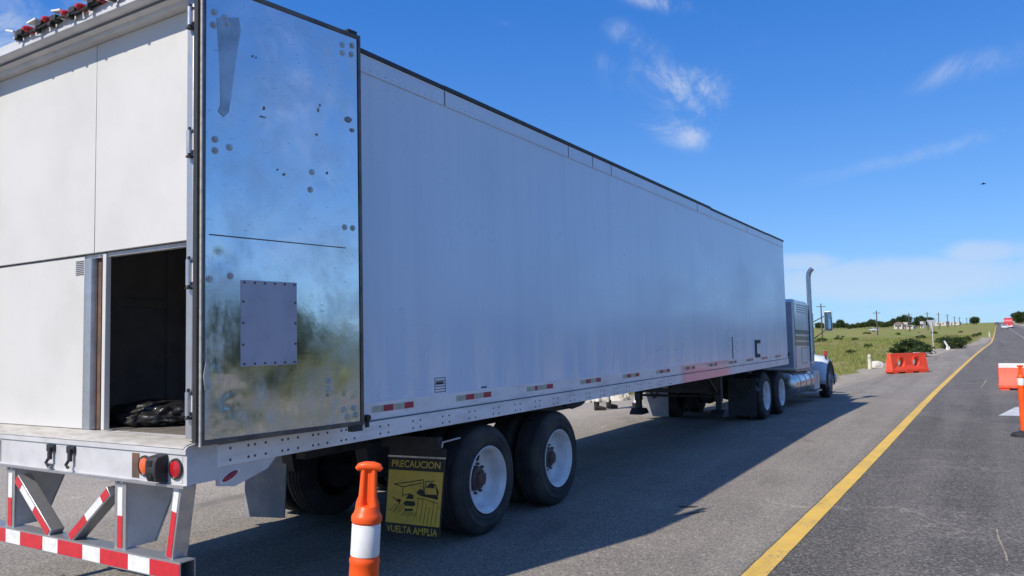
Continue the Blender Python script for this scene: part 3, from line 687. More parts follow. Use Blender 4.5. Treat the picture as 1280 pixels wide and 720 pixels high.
# door skin: fine grid so that dents are real
nu, nz = 60, 130; vs = []; fs = []
for j in range(nz + 1):
    for i in range(nu + 1):
        u = .03 + (DWID - .06) * i / nu; z = DZ0 + .03 + (DZ1 - DZ0 - .06) * j / nz
        e = min(1, min(i, nu - i) / 5, min(j, nz - j) / 5)
        d = .0018 * mnoise.noise(Vector((u * 1.6, z * 1.1, 3))) + .0008 * mnoise.noise(Vector((u * 6, z * 5, 9)))
        for (cu, cz, r, a) in ((.10, 2.30, .13, -.010), (.16, 1.50, .16, -.012), (.07, 1.62, .08, .01), (.45, 1.62, .2, -.005), (.30, 1.40, .15, -.006), (1.1, 1.32, .12, -.007), (.9, 2.9, .12, -.004), (.25, 2.45, .22, -.004)):
            rr = ((u - cu) ** 2 + ((z - cz) * 1.4) ** 2) / (r * r); d += .45 * a * math.exp(-rr * 2)
        if z < 1.75 and u < .35: d += .0045 * mnoise.noise(Vector((u * 22, z * 22, 1))) * min(1, (1.75 - z) * 4) * min(1, (.35 - u) * 5)
        if z < 1.45 and u > .95: d += .004 * mnoise.noise(Vector((u * 24, z * 24, 7)))
        vs.append(dpt(u, .024 + d * e, z))
for j in range(nz):
    for i in range(nu): a = j * (nu + 1) + i; fs.append((a, a + 1, a + nu + 2, a + nu + 1))
OD = MB().add(vs, fs).build('open_door', M['door'], T, ang=80)
bpy.data.objects.remove(door)
core = MB(); dbox(core, .012, DWID - .012, -.022, .012, DZ0 + .012, DZ1 - .012); core.build('door_core', M['alu'], OD)
tr = MB(); e = .030
dbox(tr, 0, e, -.024, .034, DZ0, DZ1); dbox(tr, DWID - e * .8, DWID, -.024, .034, DZ0, DZ1)
dbox(tr, e, DWID - e * .8, -.024, .033, DZ0, DZ0 + .028); dbox(tr, e, DWID - e * .8, -.024, .033, DZ1 - .03, DZ1)
tr.build('door_edge_trim', M['trim'], OD, bevel=.004)
gk = MB(); dbox(gk, -.018, -.002, -.02, .02, DZ0 + .02, DZ1); gk.build('door_gasket', M['black'], OD)
lt = MB(); dbox(lt, -.002, .006, .02, .040, DZ0 - .004, DZ1); lt.build('door_light_edge', M['sill'], OD)
# patch plate with rivets
pu0, pu1, pz0, pz1 = .265, .665, 1.655, 2.18
pl = MB(); dbox(pl, pu0, pu1, .018, .0315, pz0, pz1); pl = pl.build('patch_plate', M['plate'], OD, bevel=.002)
rb = MB()
for k in range(6):
    u = pu0 + .02 + (pu1 - pu0 - .04) * k / 5
    for z in (pz0 + .015, pz1 - .015): c = dpt(u, .031, z); rb.cyl(c, c + dn * .005, .008, .006, 8)
for k in range(1, 4):
    z = pz0 + (pz1 - pz0) * k / 4
    for u in (pu0 + .012, pu1 - .012): c = dpt(u, .031, z); rb.cyl(c, c + dn * .005, .008, .006, 8)
rb.build('plate_rivets', M['hub'], pl)
# bolt clusters, worn strip, torn edge
def dpx(px, py):
    d = raydir(px, py); t = (DA + dn * .026 - CAM).dot(dn) / d.dot(dn); q = CAM + d * t
    return (q - DA).dot(du), q.z
for cl_ in ([(268, 15), (267, 31), (284, 30), (281, 22)], [(428, 56), (440, 57), (428, 66), (439, 68)], [(269, 174), (269, 188), (287, 184)],
            [(390, 215), (388, 237)], [(431, 284), (441, 285)], [(411, 487), (411, 476)], [(430, 512), (442, 510), (434, 521), (445, 519)], [(288, 345), (262, 349)]):
    for (px, py) in cl_:
        u, z = dpx(px, py); mb = MB(); c = dpt(u, .022, z)
        mb.cyl(c, c + dn * .008, .022, .020, 14); mb.cyl(c + dn * .008, c + dn * .014, .012, .010, 8)
        mb.build('bolt', M['alu'], OD)
for (px, py, w_, l_) in ((316, 70, .02, .012), (320, 72, .014, .01), (330, 135, .02, .03), (328, 146, .07, .008), (398, 138, .015, .03), (400, 131, .015, .02), (396, 168, .03, .012), (436, 150, .09, .04), (440, 163, .07, .02), (355, 218, .03, .015), (347, 212, .02, .01), (409, 216, .02, .02), (410, 494, .02, .02)):
    u, z = dpx(px, py); n_s = 9; w_ *= .75; l_ *= .7; c = [(u + w_ / 2 * math.cos(2 * math.pi * k / n_s) * random.uniform(.6, 1.1), z + l_ * math.sin(2 * math.pi * k / n_s) * random.uniform(.5, 1.1)) for k in range(n_s)]
    MB().prism(c, lambda a, b, d: dpt(a, d, b), .020, .0295).build('gouge', M['gouge'], OD)
us = [dpx(*q) for q in ((271, 22), (298, 22), (301, 38), (297, 60), (290, 110), (286, 140), (280, 146), (273, 139), (276, 130), (275, 80))]
MB().prism(us, lambda a, b, d: dpt(a, d, b), .020, .0285).build('worn_strap_mark', M['smear'], OD)
a0 = dpx(262, 293); a1 = dpx(432, 310)
mb = MB(); mb.bar(dpt(a0[0], .0275, a0[1]), dpt(a1[0], .0275, a1[1]), .006, .004, tuple(dn)); mb.build('crease_line', M['trim'], OD)
mb = MB(); pts = [dpx(*q) for q in ((255, 452), (259, 462), (262, 478), (261, 486), (254, 488), (252, 470))]
mb.prism(pts, lambda a, b, d: dpt(a, d, b), .036, .048); mb.build('torn_edge', M['sill'], OD)
lk = MB(); dbox(lk, DWID - .12, DWID - .03, .0, .05, DZ0 - .035, DZ0 + .005); lk.build('door_latch', M['dark_metal'], OD)
lk = MB(); dbox(lk, DWID - .11, DWID - .03, -.01, .03, DZ1, DZ1 + .022); lk.build('door_latch', M['dark_metal'], OD)

# running gear under the trailer
for x in (-1.295 - .48, -1.295 + .48):
    part(MB().box(x - .05, x + .05, 1.6, 6.4, .86, 1.072), 'slider_rail', M['dark_metal'])
    for y in (2.45, 3.85, 5.25): part(MB().prism([(y - .16, .90), (y + .16, .90), (y + .09, .58), (y - .09, .58)], lambda a, b, d: (d, a, b), x - .07, x + .07), 'spring_hanger', M['dark_metal'])
    for y in (3.17, 4.56): part(MB().tube([(x, y - .6, .74), (x, y - .3, .66), (x, y, .62), (x, y + .3, .66), (x, y + .6, .74)], .04, 8), 'leaf_spring', M['dark_metal'])
AXZ = .495
for y in (3.17, 4.56):
    part(MB().cyl((-2.3, y, AXZ), (-.29, y, AXZ), .065, n=14), 'axle', M['dark_metal'])
    for x in (-.62, -1.97): part(MB().cyl((x - .09, y, AXZ), (x + .09, y, AXZ), .21, n=24), 'brake_drum', M['dark_metal'])
part(MB().cyl((-1.3, 5.6, .82), (-1.3, 6.6, .82), .15, n=18), 'air_tank', M['dark_metal'])
part(MB().tube([(-.10, 4.85, 1.05), (-.06, 4.95, 1.02), (-.04, 5.1, 1.04), (-.05, 5.2, 1.06)], .035, 8), 'hose_bracket', M['black'])

# wheels
def tyre_prof():
    p = [(.292, -.055), (.30, -.020), (.325, -.004), (.345, -.001), (.348, .003), (.356, .003), (.359, .0), (.38, .002), (.41, .001), (.413, .004), (.421, .003), (.424, -.001), (.435, -.004), (.468, -.018), (.486, -.035), (.497, -.052), (.500, -.062)]
    x = -.062
    for k in range(4):
        p += [(.500, x - .033), (.488, x - .036), (.488, x - .045), (.500, x - .048)]; x -= .048
    p += [(.497, -.262), (.470, -.285), (.40, -.298), (.31, -.29), (.292, -.25)]
    return p
mt = MB().lathe(tyre_prof(), (0, 0, 0), 'x', 56)
tyre_o = mt.build('tyre', M['tyre'], ang=50); ME_TYRE = tyre_o.data; bpy.data.objects.remove(tyre_o)
rp = [(.288, -.045), (.300, -.016), (.307, -.002), (.303, .004), (.294, .0), (.286, -.018), (.272, -.032), (.266, -.05), (.258, -.11), (.250, -.138), (.238, -.150), (.205, -.158), (.165, -.158), (.150, -.150), (.118, -.150), (.112, -.160), (.112, -.20)]
def rim_mesh(mat, flip=False):
    prof = rp if not flip else [(.288, -.045), (.300, -.016), (.307, -.002), (.303, .004), (.29, -.006), (.275, -.03), (.262, -.05), (.235, -.045), (.21, -.01), (.18, .015), (.13, .025), (.115, .025)]
    o = MB().lathe(prof, (0, 0, 0), 'x', 48).build('wheel', mat); me = o.data; bpy.data.objects.remove(o); return me
ME_RIM = rim_mesh(M['rim']); ME_RIMF = rim_mesh(M['rim_grey'], True)
o = MB().lathe([(.0, -.062), (.045, -.062), (.062, -.070), (.068, -.10), (.105, -.112), (.112, -.15), (.112, -.2)], (0, 0, 0), 'x', 24).build('hub', M['hub']); ME_HUB = o.data; bpy.data.objects.remove(o)
o = MB().lathe([(.0, .10), (.05, .095), (.075, .08), (.085, .03), (.115, .02)], (0, 0, 0), 'x', 24).build('hub', M['rim_grey']); ME_HUBF = o.data; bpy.data.objects.remove(o)
mb = MB()
for k in range(10):
    t = 2 * math.pi * k / 10; c = Vector((-.15, .134 * math.cos(t), .134 * math.sin(t))); mb.cyl(c, c + Vector((.028, 0, 0)), .013, .011, 6)
o = mb.build('lug_nuts', M['hub']); ME_LUG = o.data; bpy.data.objects.remove(o)
mb = MB()
for k in range(10):
    t = 2 * math.pi * k / 10; c = Vector((.02, .150 * math.cos(t), .150 * math.sin(t))); mb.cyl(c, c + Vector((.035, 0, 0)), .013, .011, 6)
o = mb.build('lug_nuts', M['rim_grey']); ME_LUGF = o.data; bpy.data.objects.remove(o)
o = MB().cyl((-.163, 0, 0), (-.1545, 0, 0), .047, n=18).build('hand_hole', M['hole']); ME_HH = o.data; bpy.data.objects.remove(o)
def wheel(parent, x, y, z, side, spin=0.0, front=False, holes=(0,)):
    loc = Vector((x, y, z)) - PORG[parent.name]; rot = (spin, 0, 0 if side > 0 else math.pi)
    w = child_mesh('wheel', ME_RIMF if front else ME_RIM, parent, loc, rot)
    child_mesh('tyre', ME_TYRE, w); child_mesh('hub', ME_HUBF if front else ME_HUB, w); child_mesh('lug_nuts', ME_LUGF if front else ME_LUG, w)
    if not front:
        for a in holes: child_mesh('hand_hole', ME_HH, w, (0, .200 * math.cos(R(a)), .200 * math.sin(R(a))))
    else:
        for a in range(0, 360, 45): child_mesh('hand_hole', ME_HH, w, (.130, .212 * math.cos(R(a)), .212 * math.sin(R(a))))
    return w
def duals(parent, y, z, spin):
    for side, x in ((1, -.035), (-1, XL_ + .035)):
        wheel(parent, x, y, z, side, spin if side > 0 else 1.0)
        loc = Vector((x - side * .345, y, z)) - PORG[parent.name]
        child_mesh('inner_tyre', ME_TYRE, parent, loc, (0, 0, 0 if side > 0 else math.pi))
duals(T, 3.17, .497, R(80)); duals(T, 4.56, .497, R(185))

# mud flaps of the trailer: sign flap on the right, plain dusty flap on the left
FY = 2.35
def flap_pt(u, v, w=0.0): # u 0..1 across, v 0..1 up; hangs slightly askew
    return Vector((-.595 + u * .605 + v * .068 - .0 * u, FY - w, .13 + v * .655 + u * .012 + (.0)))
def flap_poly(mb, pts, w0, w1, mi=0): return mb.prism(pts, lambda a, b, d: tuple(flap_pt(a, b, d)), w0, w1, mi)
FL = part(flap_poly(MB(), [(-.0, 0.02), (.93, 0.0), (.99, .05), (1, 1.14), (0, 1.14)], -.006, .006), 'mud_flap', M['black'])
flap_poly(MB(), [(.02, .155), (.975, .155), (.985, .845), (.02, .845)], .0062, .0078).build('flap_sign_panel', M['sign_yellow'], FL)
flap_poly(MB(), [(-.01, 1.015), (1.01, 1.015), (1.01, 1.035), (-.01, 1.035)], .006, .014).build('flap_clamp_bar', M['alu'], FL)
part(MB().box(-.60, .02, FY - .02, FY + .04, .88, .98), 'flap_hanger', M['dark_metal'])
part(MB().tube([(.035, FY + .01, .90), (.045, FY + .01, .94), (.05, FY + .25, .95)], .008, 6), 'flap_hanger_rod', M['alu'])
def text_on(txt, u0, u1, v0, v1, mat, name):
    cu = bpy.data.curves.new(name, 'FONT'); cu.body = txt; cu.align_x = 'LEFT'; cu.resolution_u = 3; cu.offset = .012
    ob = bpy.data.objects.new(name, cu); COL.objects.link(ob); bpy.context.view_layer.update()
    me = bpy.data.meshes.new_from_object(ob.evaluated_get(bpy.context.evaluated_depsgraph_get())); bpy.data.objects.remove(ob)
    xs_ = [v.co.x for v in me.vertices]; ys_ = [v.co.y for v in me.vertices]; a, b, c, d = min(xs_), max(xs_), min(ys_), max(ys_)
    for v in me.vertices:
        u = u0 + (v.co.x - a) / (b - a) * (u1 - u0); w = v0 + (v.co.y - c) / (d - c) * (v1 - v0)
        v.co = flap_pt(u, w, .0085) - PORG[T.name]
    me.materials.clear(); me.materials.append(mat); ob = bpy.data.objects.new(name, me); COL.objects.link(ob); ob.parent = FL
    return ob
text_on('PRECAUCION', .07, .93, .885, .975, M['sign_yellow'], 'lettering')
text_on('VUELTA AMPLIA', .05, .95, .035, .125, M['sign_yellow'], 'lettering')
ink = MB()
def stroke(p, q, w=.008):
    p = Vector(p); q = Vector(q); d = (q - p).normalized(); s_ = Vector((-d.y, d.x)) * w
    flap_poly(ink, [tuple(p + s_), tuple(p - s_), tuple(q - s_), tuple(q + s_)], .0079, .0090)
def inkpoly(pts): flap_poly(ink, pts, .0079, .0091)
for a, b in (((.13, .66), (.42, .70)), ((.42, .70), (.66, .74)), ((.13, .66), (.30, .63)), ((.30, .63), (.64, .70)), ((.30, .63), (.30, .50)), ((.66, .74), (.66, .58)),
             ((.12, .49), (.26, .42)), ((.26, .42), (.20, .36)), ((.30, .52), (.44, .55))): stroke(a, b, .006)
inkpoly([(.54, .565), (.60, .62), (.68, .60), (.70, .555), (.90, .56), (.93, .52), (.92, .50), (.62, .53)])
inkpoly([(.70, .64), (.78, .71), (.86, .69), (.84, .64)]); stroke((.68, .60), (.70, .72), .007); stroke((.70, .72), (.84, .73), .006); stroke((.86, .69), (.93, .58), .007); stroke((.88, .66), (.92, .55), .01)
inkpoly([(.36, .48), (.42, .55), (.50, .53), (.49, .48)]); inkpoly([(.32, .42), (.36, .455), (.52, .455), (.54, .41), (.50, .39), (.36, .39)]); inkpoly([(.34, .35), (.50, .36), (.50, .33), (.36, .32)])
inkpoly([(.18, .45), (.24, .475), (.29, .45), (.24, .42)])
for k in range(5): stroke((.08 + k * .045, .30 - (k % 2) * .02), (.20 + k * .04, .41 - (k % 3) * .01), .004)
for k in range(7): stroke((.30 + k * .035, .25 + (k % 3) * .01), (.345 + k * .035, .315 + (k % 2) * .01), .004)
for x, a, b in ((.56, .26, .50), (.64, .20, .50), (.70, .17, .44), (.76, .17, .40), (.83, .17, .48), (.90, .18, .42)): stroke((x, a), (x + .03, b), .0035)
stroke((.56, .50), (.72, .49), .004); stroke((.72, .49), (.93, .45), .004)
ink.build('flap_drawing', M['sign_ink'], FL)
part(MB().prism([(-2.40, .10), (-1.83, .14), (-1.78, .92), (-2.36, .92)], lambda a, b, d: (a, d, b), FY - .006, FY + .006), 'mud_flap', M['flap_grey'])
part(MB().box(-2.42, -1.75, FY - .02, FY + .04, .88, .98), 'flap_hanger', M['dark_metal'])

# landing gear (raised)
for x in (-2.12, -.47):
    part(MB().box(x - .065, x + .065, 11.93, 12.07, .50, 1.08), 'landing_leg', M['dark_metal'], bevel=.006)
    part(MB().box(x - .05, x + .05, 11.95, 12.05, .28, .52), 'landing_leg_inner', M['dark_metal'])
    part(MB().prism([(11.80, .22), (12.20, .22), (12.18, .27), (12.08, .34), (11.92, .34), (11.82, .27)], lambda a, b, d: (d, a, b), x - .13, x + .13), 'sand_shoe', M['dark_metal'])
    part(MB().bar((x, 12.0, .62), (x, 11.2, 1.07), .04, .04, (1, 0, 0)), 'leg_brace', M['dark_metal'])
part(MB().cyl((-2.1, 12.0, .60), (-.5, 12.0, .60), .025, n=10), 'cross_shaft', M['dark_metal'])
part(MB().box(-2.1, -.5, 12.02, 12.05, .66, .74), 'leg_crossbar', M['dark_metal'])
for s_ in (-1, 1): part(MB().bar((-1.295 + s_ * .1, 12.0, 1.06), (-1.295 + s_ * .75, 12.0, .66), .05, .03, (0, 1, 0)), 'leg_brace', M['dark_metal'])
part(MB().box(-2.35, -.25, 13.6, 15.9, 1.03, 1.075), 'coupler_plate', M['dark_metal'])

# black plastic bundle inside the doorway
bm = bmesh.new(); bmesh.ops.create_icosphere(bm, subdivisions=5, radius=1)
for v in bm.verts:
    c = v.co.copy(); n1 = mnoise.fractal(c * 1.6, .8, 2.2, 5); rdg = 1 - abs(mnoise.noise(c * 3.1 + Vector((4, 1, 2)))) * 1.6
    k = 1 + .16 * n1 + .10 * rdg
    z = max(c.z * k, -.62); v.co = Vector((c.x * k * .36, c.y * k * .26, (z + .62) * .10))
me = bpy.data.meshes.new('plastic_bundle'); bm.to_mesh(me); bm.free(); me.materials.append(M['bag']); me.polygons.foreach_set('use_smooth', [True] * len(me.polygons))
o = bpy.data.objects.new('plastic_bundle', me); COL.objects.link(o); o.location = (ony(190, 520, .5).x, .56, 1.2435)
tag(o, 'crumpled black plastic bundle on the floor inside the trailer doorway', 'bundle')

# ================================================================== TRACTOR
TY = 14.75; SL = math.atan((h(22.2) - h(14.75)) / 7.45)
K = thing('tractor_truck', 'white long nose tractor unit with sleeper and tall chrome exhaust pulling the trailer', 'truck', (-1.295, TY, 0))
def kp(mb, name, mat, parent=K, **k): return mb.build(name, mat, parent, **k)
CX = -1.295
for s_ in (-1, 1): kp(MB().box(CX + s_ * .43 - .04, CX + s_ * .43 + .04, 13.05, 23.6, .72, .98), 'frame_rail', M['dark_metal'])
kp(MB().box(CX - .45, CX + .45, 14.2, 15.3, .98, 1.02), 'fifth_wheel', M['dark_metal'])
for y in (14.02, 15.48):
    duals(K, y, .497, R(40)); kp(MB().cyl((CX - 1.0, y, .497), (CX + 1.0, y, .497), .075, n=14), 'drive_axle', M['dark_metal'])
    kp(MB().lathe([(.0, -.2), (.14, -.17), (.2, 0), (.14, .17), (0, .2)], (CX, y, .50), 'y', 16), 'differential', M['dark_metal'])
for s_, xx in ((1, -.05), (-1, XL_ + .05)):
    w = wheel(K, xx, 22.2, .50, s_, .3, front=True)
kp(MB().cyl((CX - 1.0, 22.2, .45), (CX + 1.0, 22.2, .45), .06, n=12), 'front_axle', M['dark_metal'])
# flaps
f1 = kp(MB().box(-.63, -.06, 13.19, 13.205, .12, .86), 'mud_flap', M['black']); 
kp(MB().prism([(-2.50, .06), (-1.93, .06), (-1.93, .84), (-2.50, .84)], lambda a, b, d: (a, d, b), 13.19, 13.205), 'mud_flap', M['flap_grey'])
for a in (-.63, -2.50):
    kp(MB().box(a - .02, a + .62, 13.17, 13.23, .84, .89), 'flap_hanger', M['dark_metal'])
    kp(MB().bar((a + .02, 13.16, .86), (a + .26, 13.16, .45), .03, .02, (0, 1, 0)).bar((a + .5, 13.16, .86), (a + .26, 13.16, .45), .03, .02, (0, 1, 0)), 'flap_spring', M['dark_metal'])
kp(MB().bar((-.20, 13.30, .80), (-.04, 13.42, .62), .06, .015, (0, 1, 0)), 'flap_bracket', M['chrome'])
kp(MB().box(CX - .5, CX + .5, 13.0, 13.06, .68, .90), 'rear_crossmember', M['dark_metal'])
for s_ in (-1, 1): kp(MB().lathe([(.0, -.02), (.04, -.018), (.05, 0)], (CX + s_ * .35, 12.995, .62), 'y', 14), 'tail_lamp', M['red_lens'])
# sleeper
SB = kp(MB().prism([(17.2, .95), (19.15, .95), (19.15, 2.66), (18.9, 2.74), (17.3, 2.74), (17.2, 2.66)], lambda a, b, d: (d, a, b), XL_ + .05, -.05), 'sleeper', M['truck_white'], bevel=.05, seg=3)
kp(MB().box(XL_ + .09, -.09, 17.185, 17.198, 1.02, 2.66), 'sleeper_back_panel', M['truck_blue'])
kp(MB().box(-.052, -.046, 17.26, 17.34, 1.0, 2.66), 'sleeper_trim', M['truck_dark'])
for z0, z1 in ((1.86, 1.97), (1.70, 1.81), (1.56, 1.66)): kp(MB().box(-.0515, -.045, 17.36, 19.10, z0, z1), 'side_stripe', M['truck_dark'])
bd = kp(MB().box(-.052, -.044, 18.05, 18.75, 1.12, 1.5), 'baggage_door', M['truck_white'], bevel=.02)
MB().box(-.0535, -.047, 18.02, 18.06, 1.10, 1.52).box(-.0535, -.047, 18.74, 18.78, 1.10, 1.52).box(-.0535, -.047, 18.06, 18.74, 1.10, 1.125).box(-.0535, -.047, 18.06, 18.74, 1.495, 1.52).build('door_seal', M['truck_dark'], bd)
mb = MB()
for k in range(4): mb.box(-.052, -.045, 17.6, 18.9, 2.42 + k * .06, 2.445 + k * .06)
kp(mb, 'louvre_slats', M['truck_blue'])
# cab, glass, hood
kp(MB().prism([(19.2, 1.0), (20.85, 1.0), (20.9, 1.62), (20.45, 2.42), (20.2, 2.52), (19.25, 2.52)], lambda a, b, d: (d, a, b), -2.34, -.25), 'cab', M['truck_white'], bevel=.05, seg=3)
kp(MB().prism([(19.5, 1.70), (20.72, 1.70), (20.38, 2.30), (19.5, 2.34)], lambda a, b, d: (d, a, b), -.252, -.240), 'side_window', M['glass'])
kp(MB().prism([(19.5, 1.70), (20.72, 1.70), (20.38, 2.30), (19.5, 2.34)], lambda a, b, d: (d, a, b), -2.352, -2.338), 'side_window', M['glass'])
kp(MB().add([(-2.2, 20.885, 1.68), (-.39, 20.885, 1.68), (-.39, 20.515, 2.36), (-2.2, 20.515, 2.36)], [(0, 1, 2, 3)]).add([(-2.2, 20.895, 1.68), (-.39, 20.895, 1.68), (-.39, 20.525, 2.36), (-2.2, 20.525, 2.36)], [(0, 1, 2, 3)]), 'windshield', M['glass'])
kp(MB().box(-.252, -.243, 19.55, 20.6, 1.05, 1.64), 'cab_door', M['truck_white'], bevel=.02)
kp(MB().box(-.20, -.06, 19.22, 19.42, 1.02, 2.45), 'exhaust_shield', M['truck_blue'], bevel=.02)
hood = [(20.9, 1.0), (23.8, .75), (23.9, 1.12), (23.6, 1.32), (20.9, 1.62)]
kp(MB().prism(hood, lambda a, b, d: (d, a, b), -1.92, -.67), 'hood', M['truck_white'], bevel=.08, seg=3)
kp(MB().box(-1.80, -.79, 23.86, 23.92, .65, 1.18), 'grille', M['chrome'])
kp(MB().box(-2.45, -.14, 23.9, 24.1, .38, .66), 'front_bumper', M['chrome'], bevel=.04)
for s_ in (1, -1):
    mx = lambda x: x if s_ > 0 else -WID - x
    # fender: arch swept over the steer wheel
    arc = []; n_a = 14
    for k in range(n_a + 1):
        t = R(-8 + 196 * k / n_a); arc.append((22.22 + .66 * math.cos(t), .52 + .64 * math.sin(t)))
    vs = []; fs = []
    for k, (a, b) in enumerate(arc):
        t = k / n_a; sl = .10 * math.sin(math.pi * t)
        vs += [(mx(-.70), a, b + .05 + sl * 1.2), (mx(-.20), a, b + sl), (mx(-.055), a, b - .02), (mx(-.04), a, b - .07), (mx(-.07), a + (.03 if t > .5 else -.03) * 0, b - .09)]
    for k in range(n_a):
        for j in range(4): i0 = k * 5 + j; fs.append((i0, i0 + 1, i0 + 6, i0 + 5))
    fe = kp(MB().add(vs, fs), 'fender', M['truck_white'], ang=60)
    sm = fe.modifiers.new('shell', 'SOLIDIFY'); sm.thickness = .02
    MB().tube([(mx(-.04), a, b - .06) for a, b in arc], .022, 6).build('fender_lip', M['black'], fe)
    MB().box(min(mx(-.16), mx(-.08)), max(mx(-.16), mx(-.08)), 21.95, 22.09, 1.27, 1.41).build('fender_lamp', M['dull_red_tape'], fe)
    MB().box(min(mx(-.14), mx(-.10)), max(mx(-.14), mx(-.10)), 22.0, 22.04, 1.12, 1.28).build('lamp_stalk', M['black'], fe)
    kp(MB().lathe([(.0, .02), (.08, .015), (.10, 0)], (mx(-.33), 23.6, .98), 'y', 16), 'headlamp', M['white_plastic'])
    # fuel tank, straps, steps
    tk = kp(MB().lathe([(0, 17.30), (.22, 17.31), (.29, 17.34), (.31, 17.40), (.31, 19.70), (.29, 19.76), (.22, 19.79), (0, 19.80)], (mx(-.36), 0, .60), 'y', 32), 'fuel_tank', M['tank'])
    for y in (17.75, 18.5, 19.25): MB().lathe([(.313, y - .035), (.318, y - .033), (.318, y + .033), (.313, y + .035)], (mx(-.36), 0, .60), 'y', 32).build('tank_strap', M['alu_paint'], tk)
    kp(MB().box(min(mx(-.62), mx(-.10)), max(mx(-.62), mx(-.10)), 17.5, 19.7, .91, .94), 'deck_step', M['alu'])
    kp(MB().box(min(mx(-.6), mx(-.09)), max(mx(-.6), mx(-.09)), 19.85, 20.65, .34, .86), 'battery_box', M['alu_paint'], bevel=.02)
    kp(MB().box(min(mx(-.11), mx(-.08)), max(mx(-.11), mx(-.08)), 20.3, 20.5, .55, .72), 'side_marker', M['orange_lens'])
    kp(MB().box(min(mx(-.5), mx(-.07)), max(mx(-.5), mx(-.07)), 20.0, 20.85, .28, .32), 'cab_step', M['alu'])
# exhaust stack
ex = kp(MB().tube([(-.03, 19.30, 1.15), (-.03, 19.30, 3.30), (-.028, 19.30, 3.46), (-.01, 19.30, 3.55), (.03, 19.30, 3.62), (.085, 19.30, 3.67)], .064, 16), 'exhaust_stack', M['chrome'])
MB().cyl((-.03, 19.30, 1.35), (-.03, 19.30, 2.45), .08, n=20).build('muffler_guard', M['chrome'], ex)
MB().cyl((.083, 19.30, 3.668), (.0875, 19.30, 3.6725), .048, n=16).build('exhaust_mouth', M['hole'], ex)
# mirrors
for s_ in (1, -1):
    mx = lambda x: x if s_ > 0 else -WID - x
    mr = kp(MB().box(min(mx(.12), mx(.33)), max(mx(.12), mx(.33)), 20.55, 20.66, 1.98, 2.55), 'door_mirror', M['black'] if s_ < 0 else M['truck_white'], bevel=.03)
    MB().box(min(mx(.135), mx(.315)), max(mx(.135), mx(.315)), 20.543, 20.549, 2.01, 2.52).build('mirror_frame', M['black'], mr)
    MB().box(min(mx(.15), mx(.30)), max(mx(.15), mx(.30)), 20.538, 20.5425, 2.04, 2.49).build('mirror_glass', M['mirror'], mr)
    MB().bar((mx(-.25), 20.5, 1.70), (mx(.15), 20.6, 2.02), .025, .025).bar((mx(-.25), 20.45, 2.20), (mx(.15), 20.6, 2.42), .025, .025).build('mirror_arm', M['black'], mr)
kp(MB().box(CX - .35, CX + .35, 16.95, 17.18, 1.02, 1.10), 'deck_plate', M['alu'])
kp(MB().tube([(-1.0, 17.15, 1.5), (-.9, 16.8, 1.15), (-.95, 16.5, 1.25), (-1.0, 16.2, 1.7)], .018, 6), 'air_line', M['red_lens'])
K.rotation_euler = (SL, 0, 0); K.location.z = h(14.75) - .005

# ================================================================== TRAFFIC FURNITURE
def delineator(name, label, loc, rz, ht=1.335):
    e = thing(name, label, 'delineator', loc, 'orange delineator posts'); L_ = Vector(loc); b = lambda mb, nm, mt, par=e: mb.build(nm, mt, par, origin=(0, 0, 0))
    z1 = ht - .185
    b(MB().lathe([(0, 0), (.20, 0), (.20, .035), (.18, .055), (.09, .075), (.066, .10)], (0, 0, 0), 'z', 8), 'rubber_base', M['black'])
    prof = [(.053, .05), (.053, z1 - .20), (.0525, z1 - .175), (.0545, z1 - .17), (.0545, z1 - .158), (.052, z1 - .152), (.050, z1 - .147), (.0495, z1 - .03)]
    prof2 = prof + [(.050, z1 - .028), (.0545, z1 - .024), (.0555, z1 - .014), (.054, z1 - .003), (.049, z1 + .003), (.045, z1 + .012), (.040, z1 + .022), (.035, z1 + .030), (.0, z1 + .033)]
    tb = b(MB().lathe(prof2, (0, 0, 0), 'z', 32), 'tube', M['orange'])
    b(MB().lathe([(.0503, z1 - .145), (.0518, z1 - .143), (.0516, z1 - .034), (.0501, z1 - .031)], (0, 0, 0), 'z', 32), 'reflective_band', M['band'])
    mb = MB()
    for s_ in (-1, 1): mb.tube([(s_ * .024, 0, z1 + .01), (s_ * .024, 0, z1 + .04), (s_ * .021, 0, z1 + .065), (s_ * .0185, 0, z1 + .165)], .012, 12, radii=[.021, .018, .0125, .0105])
    mb.obox((0, .002, z1 + .10), ((1, 0, 0), (0, 1, 0), (0, 0, 1)), (.012, .003, .07))
    b(mb, 'handle_stem', M['orange'])
    b(MB().tube([(-.046, 0, z1 + .160), (-.036, 0, z1 + .168), (-.015, 0, z1 + .172), (.015, 0, z1 + .172), (.036, 0, z1 + .168), (.046, 0, z1 + .160)], .02, 12, radii=[.008, .014, .0165, .0165, .014, .008]), 'handle_bar', M['orange'])
    e.rotation_euler = (0, 0, rz); return e
q = atd(462, 578, 2.80); ax_ = Vector((AF.x, AF.y, 0)).normalized(); tl_ = R(3.6); rt_ = Vector((AR.x, AR.y, 0)).normalized()
base_ = q - rt_ * (math.sin(tl_) * q.z)
d1 = delineator('delineator_post', 'orange delineator post with handle and white band standing beside the trailer sign flap', (base_.x, base_.y, 0), 0, q.z / math.cos(tl_))
d1.rotation_euler = (Matrix.Rotation(tl_, 3, ax_) @ Matrix.Rotation(R(31), 3, 'Z')).to_euler()
q = ong(1281, 546)
delineator('delineator_post', 'orange delineator post standing on the open traffic lane before a solid barrier', (q.x, q.y, h(q.y) + .005), R(10), 1.17)

